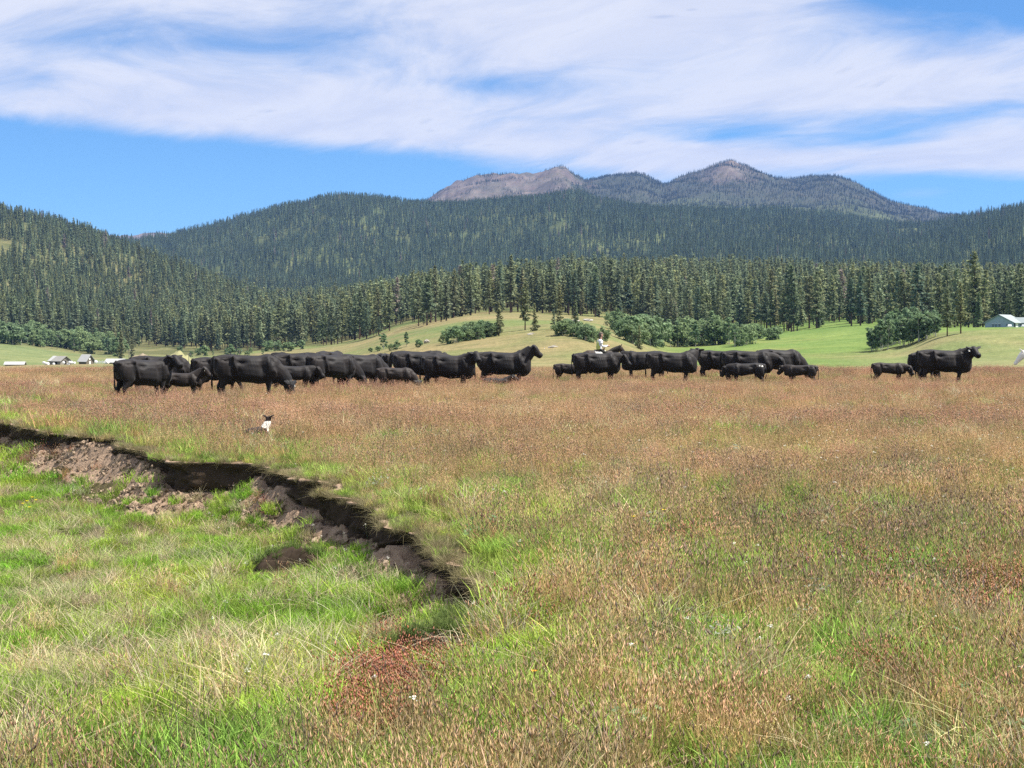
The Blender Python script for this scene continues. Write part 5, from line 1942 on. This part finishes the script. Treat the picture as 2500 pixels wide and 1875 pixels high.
        d += (.005 if seed == 77 else .0016) * rib * lat
        d += gs(.05, .72, .32, .18, .030) * lat                                # belly
        d += .018 * np.exp(-(y / .035) ** 2) * (z > 1.18) * (x < .6)           # spine
        d += gs(.56, 1.31, .14, .08, .020)                                     # withers
        return np.where(trunk_, d * bony, 0)
    me = B.fuse(name, 0.019 if not calf else .022, 2, mats, paint, sculpt)
    return me, poll - (np.array((0, 0, .46)) if lying else 0), hd, side, upv, hs


GEYE = None


def place_cow(px_, Y, yaw, pose, scale, label, name='cow', calf=False, brown=False, tagged=None, lying=False, paint=None, seed=None, z=None):
    seed = seed if seed is not None else int(px_ * 7 + Y)
    mats = [m_brown if brown else m_black]
    if paint:
        mats.append(m_tag)
    me, poll, hd, side, upv, hs = bovine(name + '_body', pose, mats, seed, calf, lying, paint)
    x = x_of(px_, Y)
    zg = float(ground(x, Y)[0]) if z is None else z
    o = add(name, None, None, (x, Y, zg - .09), R(yaw + (random.Random(seed).uniform(-9, 9))), scale * 1.03)
    add('body', me, o)
    for s in (-1, 1):
        c = poll + hd * .13 * hs + side * s * .112 * hs + upv * .045
        eb = MB()
        eb.poly([c + np.array(q) * .022 for q in ((1, 0, 0), (-1, 0, 0), (0, 1, 0), (0, -1, 0), (0, 0, 1), (0, 0, -1))],
                [(0, 2, 4), (2, 1, 4), (1, 3, 4), (3, 0, 4), (2, 0, 5), (1, 2, 5), (3, 1, 5), (0, 3, 5)])
        eb.build('eye', m_eye, o)
    if tagged is not None:
        s = tagged
        c = poll + hd * .04 + side * s * .21 * hs + upv * .03
        d = unit(hd * .6 + np.array((0, 0, -.6)))
        f = unit(np.cross(side * s, d))
        sd = unit(np.cross(d, f))
        q = [c + sd * i * .028 + d * j * .07 + f * k * .006 for k in (-1, 1) for j in (0, 1) for i in (-1, 1)]
        tg = MB().poly(q, [(0, 1, 3, 2), (4, 6, 7, 5), (0, 4, 5, 1), (2, 3, 7, 6), (0, 2, 6, 4), (1, 5, 7, 3)]).build('ear_tag', m_tag, o)
    tag(o, label, 'cow' if not calf else 'calf', 'black cattle herd' if not calf else 'calves in the herd')
    return o


HERD = [
    # px, Y, yaw, pose, scale, label, options
    (350, 46.0, 38, 'face', .97, 'leftmost cow, angled away with its head turned to face the camera', {}),
    (392, 51.0, 16, 'graze', 1.0, 'cow mostly hidden behind the leftmost cow and the brown calf', {}),
    (441, 47.0, 2, 'up', .66, 'dark brown calf with white ear tag standing in front of the leftmost cow', dict(calf=1, brown=1, tagged=-1)),
    (536, 50.5, 33, 'low', .97, 'cow seen half from behind, its front hidden by the big grazing cow', {}),
    (606, 46.5, 22, 'graze', 1.06, 'big cow grazing in front at left, head down in the grass', dict(tagged=1)),
    (716, 52.0, 8, 'level', .74, 'young dark animal standing between the big grazing cow and the next grazer', dict(calf=1)),
    (733, 56.0, 18, 'low', 1.03, 'bony-hipped cow behind the young dark animal', {}),
    (722, 60.0, 176, 'level', 1.0, 'cow of which only two ears show above the big grazing cow', {}),
    (811, 53.0, 46, 'graze', 1.02, 'cow grazing with ears spread, left one of the pair with heads down', {}),
    (879, 54.0, 38, 'graze', 1.03, 'cow grazing with ears spread, right one of the pair with heads down', {}),
    (806, 60.0, 66, 'graze', 1.06, 'cow whose hips rise behind the left of the grazing pair', {}),
    (935, 68.0, 98, 'graze', .92, 'smaller distant cow seen from the rear between the two groups at left', {}),
    (966, 53.5, 14, 'graze', .68, 'dark calf grazing right beside the pair with heads down', dict(calf=1, brown=1)),
    (1027, 57.0, 12, 'low', 1.06, 'cow with long pale-edged tail at the left end of the central group', {}),
    (1016, 63.0, 6, 'level', 1.05, 'cow whose head shows above the backs in the central group', {}),
    (1095, 55.5, 4, 'turn', 1.0, 'cow in the middle of the central group with its head turned', {}),
    (1230, 58.0, 3, 'up', 1.06, 'cow with raised head looking right at the right end of the central group', {}),
    (1214, 56.5, 20, 'lying', .52, 'small calf lying in the grass below the cow with raised head', dict(calf=1, lying=1, tagged=-1)),
    (1391, 63.0, 0, 'level', .66, 'brown calf behind the rump of the cow below the rider', dict(calf=1, brown=1)),
    (1457, 62.0, 4, 'level', 1.0, 'ribby cow standing in front of the rider', dict(seed=77)),
    (1572, 66.5, 172, 'level', 1.0, 'cow facing left between the ribby cow and the cow with raised ears', {}),
    (1641, 61.5, 0, 'away', 1.03, 'cow with raised ears, head turned away, in the middle of the right group', {}),
    (1758, 67.0, 4, 'low', 1.02, 'cow half hidden behind the raised-ear cow and the long-backed cow', {}),
    (1826, 61.0, 3, 'low', 1.06, 'long-backed cow with lowered neck behind two calves', {}),
    (1903, 64.5, 8, 'graze', 1.06, 'cow with sloping neck at the right end of the right group', {}),
    (1823, 59.5, 178, 'low', .72, 'dark calf facing left with white marks on its rump', dict(calf=1, paint=1)),
    (1955, 60.0, 160, 'level', .66, 'brown calf facing left at the right end of the right group', dict(calf=1, brown=1, tagged=1)),
    (2171, 62.0, 2, 'low', .69, 'dark calf with white ear tag nosing at the far right cow', dict(calf=1, brown=1, tagged=-1)),
    (2252, 65.0, 40, 'graze', .99, 'cow mostly hidden behind the far right cow', {}),
    (2306, 61.0, 2, 'turn', 1.09, 'far right cow with ear tag and its head turned to the camera', dict(tagged=-1)),
]


def rump_marks(c):
    return ((c[:, 0] < -.64) & (c[:, 0] > -.71) & (np.abs(c[:, 2] - 1.20) < .03) & (c[:, 1] > 0)) | ((c[:, 0] < -.79) & (c[:, 0] > -.87) & (np.abs(c[:, 2] - 1.17) < .035) & (c[:, 1] > 0))


for (p, Y, yaw, pose, sc, lb, kw) in HERD:
    kw = dict(kw)
    calf = bool(kw.get('calf'))
    place_cow(p, Y, yaw, pose, sc, lb, 'calf' if calf else 'cow', calf, bool(kw.get('brown')), kw.get('tagged'), bool(kw.get('lying')), rump_marks if kw.get('paint') else None, kw.get('seed'))


# ---- horses
def horse(name, mats, poll, hd, seed, paint=None):
    g = np.random.default_rng(seed)
    B = Body()
    sec = [(-.80, 1.36, 1.10, .10), (-.74, 1.44, .98, .18), (-.60, 1.50, .88, .25), (-.36, 1.50, .80, .275), (-.10, 1.455, .75, .29), (.16, 1.44, .74, .29), (.38, 1.48, .77, .265), (.54, 1.51, .82, .225), (.68, 1.42, .88, .19), (.79, 1.26, .96, .12)]
    B.loft([(x, 0, (a + b) / 2) for x, a, b, _ in sec], [(0, 1, 0)] * 10, [(0, 0, 1)] * 10, [q[3] for q in sec], [(q[1] - q[2]) / 2 for q in sec], 18, 2.2)
    poll, hd = np.array(poll), unit(hd)
    n0 = np.array((.52, 0, 1.20))
    mid = n0 * .5 + poll * .5 + np.array((0, 0, .05))
    B.path([(.36, 0, 1.18), n0 * .8 + mid * .2, mid, mid * .35 + poll * .65, poll], [.18, .15, .105, .085, .075], [.30, .28, .20, .15, .11], (0, 1, 0), 14)
    side = unit(np.cross((0, 0, 1), hd))
    upv = np.cross(hd, side)
    hsec = [(-.08, .06, .075), (0, .09, .12), (.12, .095, .14), (.28, .075, .115), (.42, .058, .08), (.52, .062, .075), (.58, .045, .05)]
    B.loft([poll + hd * q[0] - upv * .02 for q in hsec], [side] * 7, [upv] * 7, [q[1] for q in hsec], [q[2] for q in hsec], 12, 2.2)
    for s in (-1, 1):
        e0 = poll + side * s * .05 + upv * .06
        B.path([e0, e0 + upv * .08 - hd * .02, e0 + upv * .17 - hd * .01], [.034, .036, .012], [.022, .022, .012], side, 8)
        k1, k2 = g.normal(0, .06), g.normal(0, .06)
        B.path([(.50, s * .15, 1.0), (.52, s * .15, .80), (.52 + k1 * .4, s * .14, .48), (.51 + k1, s * .14, .20), (.53 + k1, s * .14, .09), (.57 + k1, s * .14, .01)], [.10, .085, .055, .038, .045, .062], [.16, .11, .065, .04, .05, .07], (0, 1, 0), 10)
        B.path([(-.52, s * .15, 1.12), (-.44, s * .17, .86), (-.62, s * .15, .62), (-.70, s * .14, .52), (-.66 + k2, s * .14, .22), (-.62 + k2, s * .14, .09), (-.58 + k2, s * .14, .01)], [.13, .12, .07, .05, .04, .046, .062], [.26, .20, .095, .07, .045, .05, .07], (0, 1, 0), 10)
    B.path([(-.76, 0, 1.40), (-.88, 0, 1.28), (-.93, 0, .95), (-.92, 0, .60), (-.90, 0, .42)], [.05, .055, .065, .06, .02], None, (0, 1, 0), 8)
    mane = []
    me = B.fuse(name + '_body', .022, 4, mats, paint)
    return me, poll, hd, side, upv


m_bay = coat('bay_horse_coat', (.020, .013, .010), (.040, .026, .020))
m_grey = coat('white_horse_coat', (.74, .71, .64), (.82, .79, .72), .7, .2)
m_skin = plain('skin', (.50, .30, .22), .6, .3, .06)
m_shirt = plain('white_shirt', (.72, .72, .74), .85, .2, .06, 8, .3, 20)
m_vest = plain('yellow_green_vest', (.52, .56, .16), .8, .2, .08, 8)
m_pants = plain('dark_trousers', (.022, .022, .018), .85, .2, .2, 8)
m_cap = plain('grey_brown_cap', (.16, .13, .10), .85, .2, .15, 8)
m_leather = plain('saddle_leather', (.07, .04, .025), .5, .4, .2, 8)
m_pad = plain('pale_saddle_pad', (.62, .60, .55), .9, .1, .1, 8)
m_hair = plain('grey_hair', (.10, .085, .07), .7, .3, .2)

Y = 71.0
zx = x_of(1464, Y)
zh = float(ground(zx, Y)[0]) - .22
hm, poll, hd, side, upv = horse('horse', [m_bay], (1.00, 0, 1.62), (.72, 0, -.70), 4)
h1 = add('horse', None, None, (zx, Y, zh), R(14))
add('body', hm, h1)
pad = Body()
pad.path([(-.30, 0, 1.28), (0, 0, 1.265), (.28, 0, 1.28)], [.30, .312, .29], [.215, .215, .215], (0, 1, 0), 16, 2.1)
add('saddle_pad', pad.fuse('saddle_pad', .02, 2, [m_pad]), h1)
sd_ = Body()
sd_.path([(-.26, 0, 1.44), (-.12, 0, 1.455), (.08, 0, 1.455), (.22, 0, 1.50)], [.20, .21, .17, .10], [.085, .065, .06, .075], (0, 1, 0), 12)
sd_.path([(.20, 0, 1.50), (.235, 0, 1.62)], [.035, .045], None, (0, 1, 0), 8)
add('saddle', sd_.fuse('saddle', .015, 3, [m_leather]), h1)
mn = Body()
for k in range(9):
    f = k / 8
    c = np.array((.50, 0, 1.50)) * (1 - f) + (poll + np.array((0, 0, .10))) * f
    mn.path([c, c + np.array((-.01, -.09, -.06)), c + np.array((-.02, -.13, -.18))], [.03, .028, .01], [.045, .045, .02], (1, 0, 0), 8)
add('mane', mn.fuse('mane', .015, 2, [m_pants]), h1)
br = MB()
for q in (.10, .40):
    ctr = poll + hd * q
    ring = [ctr + (side * math.cos(a) * (.105 if q < .2 else .072) + upv * (math.sin(a) * (.155 if q < .2 else .095) - .02)) for a in np.linspace(0, 2 * math.pi, 13)]
    br.tube(ring, [.010] * 13, 5, False)
br.build('bridle', m_leather, h1)
tag(h1, 'dark saddled horse carrying the rider behind the ribby cow', 'horse')

# rider, seated on the horse, facing right and slightly away
rd = add('person', None, None, (zx, Y, zh), R(20))
SH = 1.50
bd = Body()                                               # skin: head, neck, hands
hc = np.array((.06, 0, SH + .74))
bd.path([hc + (0, 0, -.27), hc + (.01, 0, -.16), hc + (.02, 0, -.06)], [.055, .055, .06], None, (0, 1, 0), 10)
bd.loft([hc + np.array((.035, 0, -.115)), hc + np.array((.03, 0, -.085)), hc + np.array((.02, 0, -.03)), hc + np.array((.01, 0, .04)), hc + np.array((0, 0, .09)), hc + np.array((0, 0, .12))],
        [(0, 1, 0)] * 6, [(1, 0, 0)] * 6, [.035, .06, .074, .077, .06, .02], [.05, .085, .097, .10, .075, .03], 12)
bd.ball(tuple(hc + np.array((.118, 0, -.03))), (.018, .013, .022))
for s in (-1, 1):
    bd.ball(tuple(hc + np.array((.0, s * .078, -.02))), (.018, .010, .03))
HANDS = [np.array((.42, -.10, SH + .20)), np.array((.42, .10, SH + .20))]
for s, hnd in zip((-1, 1), HANDS):
    bd.path([hnd + (-.05, 0, .02), hnd, hnd + (.05, 0, -.01)], [.022, .040, .036], [.022, .018, .016], (0, 0, 1), 8)
    for k in range(4):
        z0 = hnd + np.array((.045, 0, .026 - .018 * k))
        ln = [.040, .045, .042, .034][k]
        bd.path([z0, z0 + np.array((ln * .7, -s * .012, -.004)), z0 + np.array((ln * .7, -s * .04, -.008)), z0 + np.array((ln * .25, -s * .048, -.008))], [.009] * 4, None, (0, 0, 1), 6)
    bd.path([hnd + (-.005, 0, .035), hnd + np.array((.03, -s * .03, .055)), hnd + np.array((.055, -s * .04, .045))], [.011, .010, .008], None, (0, 0, 1), 6)
add('body', bd.fuse('rider_body', .0085, 2, [m_skin]), rd)
st_ = Body()
st_.path([(-.02, 0, SH + .02), (-.03, 0, SH + .18), (0, 0, SH + .34), (.03, 0, SH + .45), (.045, 0, SH + .51)], [.165, .165, .19, .19, .09], [.115, .115, .125, .11, .07], (0, 1, 0), 14, 2.3)
for s, hnd in zip((-1, 1), HANDS):
    st_.path([(.03, s * .17, SH + .45), (-.02, s * .24, SH + .32), (.03, s * .25, SH + .19), (.22, s * .18, SH + .17), hnd + (-.05, 0, .02)], [.075, .066, .056, .048, .036], None, (0, 0, 1), 10)
add('shirt', st_.fuse('rider_shirt', .014, 3, [m_shirt]), rd)
ve = Body()
ve.path([(-.035, 0, SH + .03), (-.045, 0, SH + .18), (-.018, 0, SH + .33), (.0, 0, SH + .42)], [.160, .165, .155, .11], [.122, .122, .13, .10], (0, 1, 0), 14, 2.3)
add('vest', ve.fuse('rider_vest', .014, 2, [m_vest]), rd)
tr_ = Body()
tr_.path([(-.02, 0, SH + .06), (-.03, 0, SH - .04), (-.02, 0, SH - .12)], [.168, .19, .17], [.12, .14, .12], (0, 1, 0), 12, 2.2)
for s in (-1, 1):
    tr_.path([(-.01, s * .10, SH - .06), (.20, s * .30, SH - .16), (.33, s * .37, SH - .28), (.26, s * .37, SH - .52), (.19, s * .37, SH - .72)], [.105, .10, .082, .068, .058], None, (0, 0, 1), 10)
add('trousers', tr_.fuse('rider_trousers', .016, 3, [m_pants]), rd)
bt = Body()
for s in (-1, 1):
    bt.path([(.20, s * .37, SH - .66), (.19, s * .37, SH - .80), (.21, s * .37, SH - .86), (.33, s * .38, SH - .885), (.38, s * .385, SH - .89)], [.062, .055, .05, .045, .03], [.062, .055, .06, .035, .022], (0, 1, 0), 9)
add('boots', bt.fuse('rider_boots', .014, 2, [m_leather]), rd)
cp = Body()
cp.loft([hc + np.array((0, 0, .035)), hc + np.array((0, 0, .08)), hc + np.array((-.005, 0, .12)), hc + np.array((-.005, 0, .135))], [(0, 1, 0)] * 4, [(1, 0, 0)] * 4, [.086, .083, .06, .02], [.108, .10, .07, .03], 14)
cp.loft([hc + np.array((.08, 0, .045)), hc + np.array((.14, 0, .04)), hc + np.array((.185, 0, .025))], [(0, 1, 0)] * 3, [(0, 0, 1)] * 3, [.075, .07, .045], [.012, .010, .008], 12)
add('cap', cp.fuse('rider_cap', .009, 2, [m_cap]), rd)
hr = Body()
hr.loft([hc + np.array((-.03, 0, -.09)), hc + np.array((-.035, 0, -.03)), hc + np.array((-.02, 0, .04))], [(0, 1, 0)] * 3, [(1, 0, 0)] * 3, [.06, .08, .082], [.06, .075, .09], 12)
add('hair', hr.fuse('rider_hair', .011, 2, [m_hair]), rd)
tag(rd, 'person in white sleeves, yellow-green vest and cap riding the dark horse', 'person')

# white horse entering at the right edge, head lowered
Y = 57.0
hw_, p2, d2, s2, u2 = horse('horse', [m_grey], (1.04, .02, 1.34), (.62, -.10, -.78), 9)
xx = x_of(2497, Y) + 1.02
h2 = add('horse', None, None, (xx, Y, float(ground(xx, Y)[0])), R(186))
add('body', hw_, h2)
mn = Body()
for k in range(8):
    f = k / 7
    c = np.array((.50, 0, 1.50)) * (1 - f) + (p2 + np.array((0, 0, .10))) * f
    mn.path([c, c + np.array((-.01, -.09, -.06)), c + np.array((-.02, -.13, -.18))], [.03, .028, .01], [.045, .045, .02], (1, 0, 0), 8)
m_mane2 = plain('grey_mane', (.20, .19, .18), .8, .2, .2)
add('mane', mn.fuse('mane', .015, 2, [m_mane2]), h2)
tag(h2, 'white horse with lowered head cut off by the right picture edge', 'horse')

# ---- dog lying in the grass, facing away to the right, ears up
def dog():
    B = Body()
    B.loft([(-.40, 0, .20), (-.34, 0, .21), (-.20, 0, .225), (0, 0, .235), (.14, 0, .25), (.24, 0, .25), (.30, 0, .25)], [(0, 1, 0)] * 7, [(0, 0, 1)] * 7, [.06, .13, .155, .15, .15, .12, .06], [.07, .13, .15, .155, .18, .17, .10], 14)
    B.path([(.16, 0, .30), (.22, 0, .40), (.27, 0, .49), (.30, 0, .56)], [.125, .110, .095, .080], [.13, .115, .098, .082], (0, 1, 0), 12)
    hd = unit((.45, .85, -.12))
    poll = np.array((.30, 0, .61))
    side = unit(np.cross((0, 0, 1), hd))
    upv = np.cross(hd, side)
    hs = [(-.07, .05, .05), (-.02, .080, .078), (.05, .078, .078), (.10, .052, .058), (.16, .036, .042), (.20, .028, .030), (.22, .015, .018)]
    B.loft([poll + hd * q[0] for q in hs], [side] * 7, [upv] * 7, [q[1] for q in hs], [q[2] for q in hs], 12)
    for s in (-1, 1):
        e0 = poll - hd * .02 + side * s * .055 + upv * .05
        ed = unit(side * s * 1.0 + upv * .55 + hd * .1)
        B.path([e0 - ed * .03, e0 + ed * .02, e0 + ed * .075, e0 + ed * .105 + hd * .02], [.058, .070, .060, .034], [.030, .026, .022, .016], hd, 9)
        B.path([(.22, s * .10, .28), (.26, s * .10, .14), (.28, s * .10, .05), (.42, s * .10, .03)], [.06, .045, .035, .03], None, (0, 1, 0), 9)
        B.path([(-.28, s * .13, .20), (-.14, s * .17, .12), (-.26, s * .18, .05), (-.06, s * .18, .03)], [.10, .06, .04, .03], None, (0, 1, 0), 9)
    B.path([(-.38, 0, .18), (-.52, .03, .10), (-.66, .08, .05)], [.04, .045, .015], None, (0, 1, 0), 8)

    def paint(c):
        k = np.zeros(len(c))
        q = (c - poll) @ hd
        neck = (c[:, 2] > .36) & (c[:, 2] < .545) & (c[:, 0] > .08) & (c[:, 0] < .46)
        face = (q > .085)
        leg = (c[:, 2] < .36) & (c[:, 0] > .20)
        k[neck | face | leg] = 1
        return k
    return B.fuse('dog_body', .011, 3, [m_dogb, m_dogw], paint)


m_dogb = coat('dog_black_coat', (.018, .012, .010), (.045, .030, .024), .7, .2)
m_dogw = coat('dog_white_coat', (.72, .69, .62), (.80, .77, .70), .8, .15, .1)
dp_ = on_ground(630, 1076)
o = add('dog', None, None, (dp_[0], dp_[1], dp_[2] + .0), R(30), .68)
add('body', dog(), o)
tag(o, 'black and white dog lying in the meadow watching the cattle', 'dog')
# ------------------------------------------------------------------ air
m_hz, t = material('air')
pvn = t.new('ShaderNodeVolumePrincipled')
pvn.inputs['Color'].default_value = (0.22, 0.44, 1.0, 1)
pvn.inputs['Density'].default_value = 4.2e-5
pvn.inputs['Anisotropy'].default_value = 0.0
t.link(pvn.outputs[0], t.new('ShaderNodeOutputMaterial').inputs['Volume'])
zlo, zhi = float(GZ.min()) - 1.5, float(GZ.max()) + 40.0
xm = float(np.abs(GXX).max()) + 20
hz = MB().box((0, 5230, (zlo + zhi) / 2), (2 * xm, 10640, zhi - zlo)).build('haze', m_hz)
tag(hz, 'thin blue summer haze over the valley', 'haze', kind='stuff')
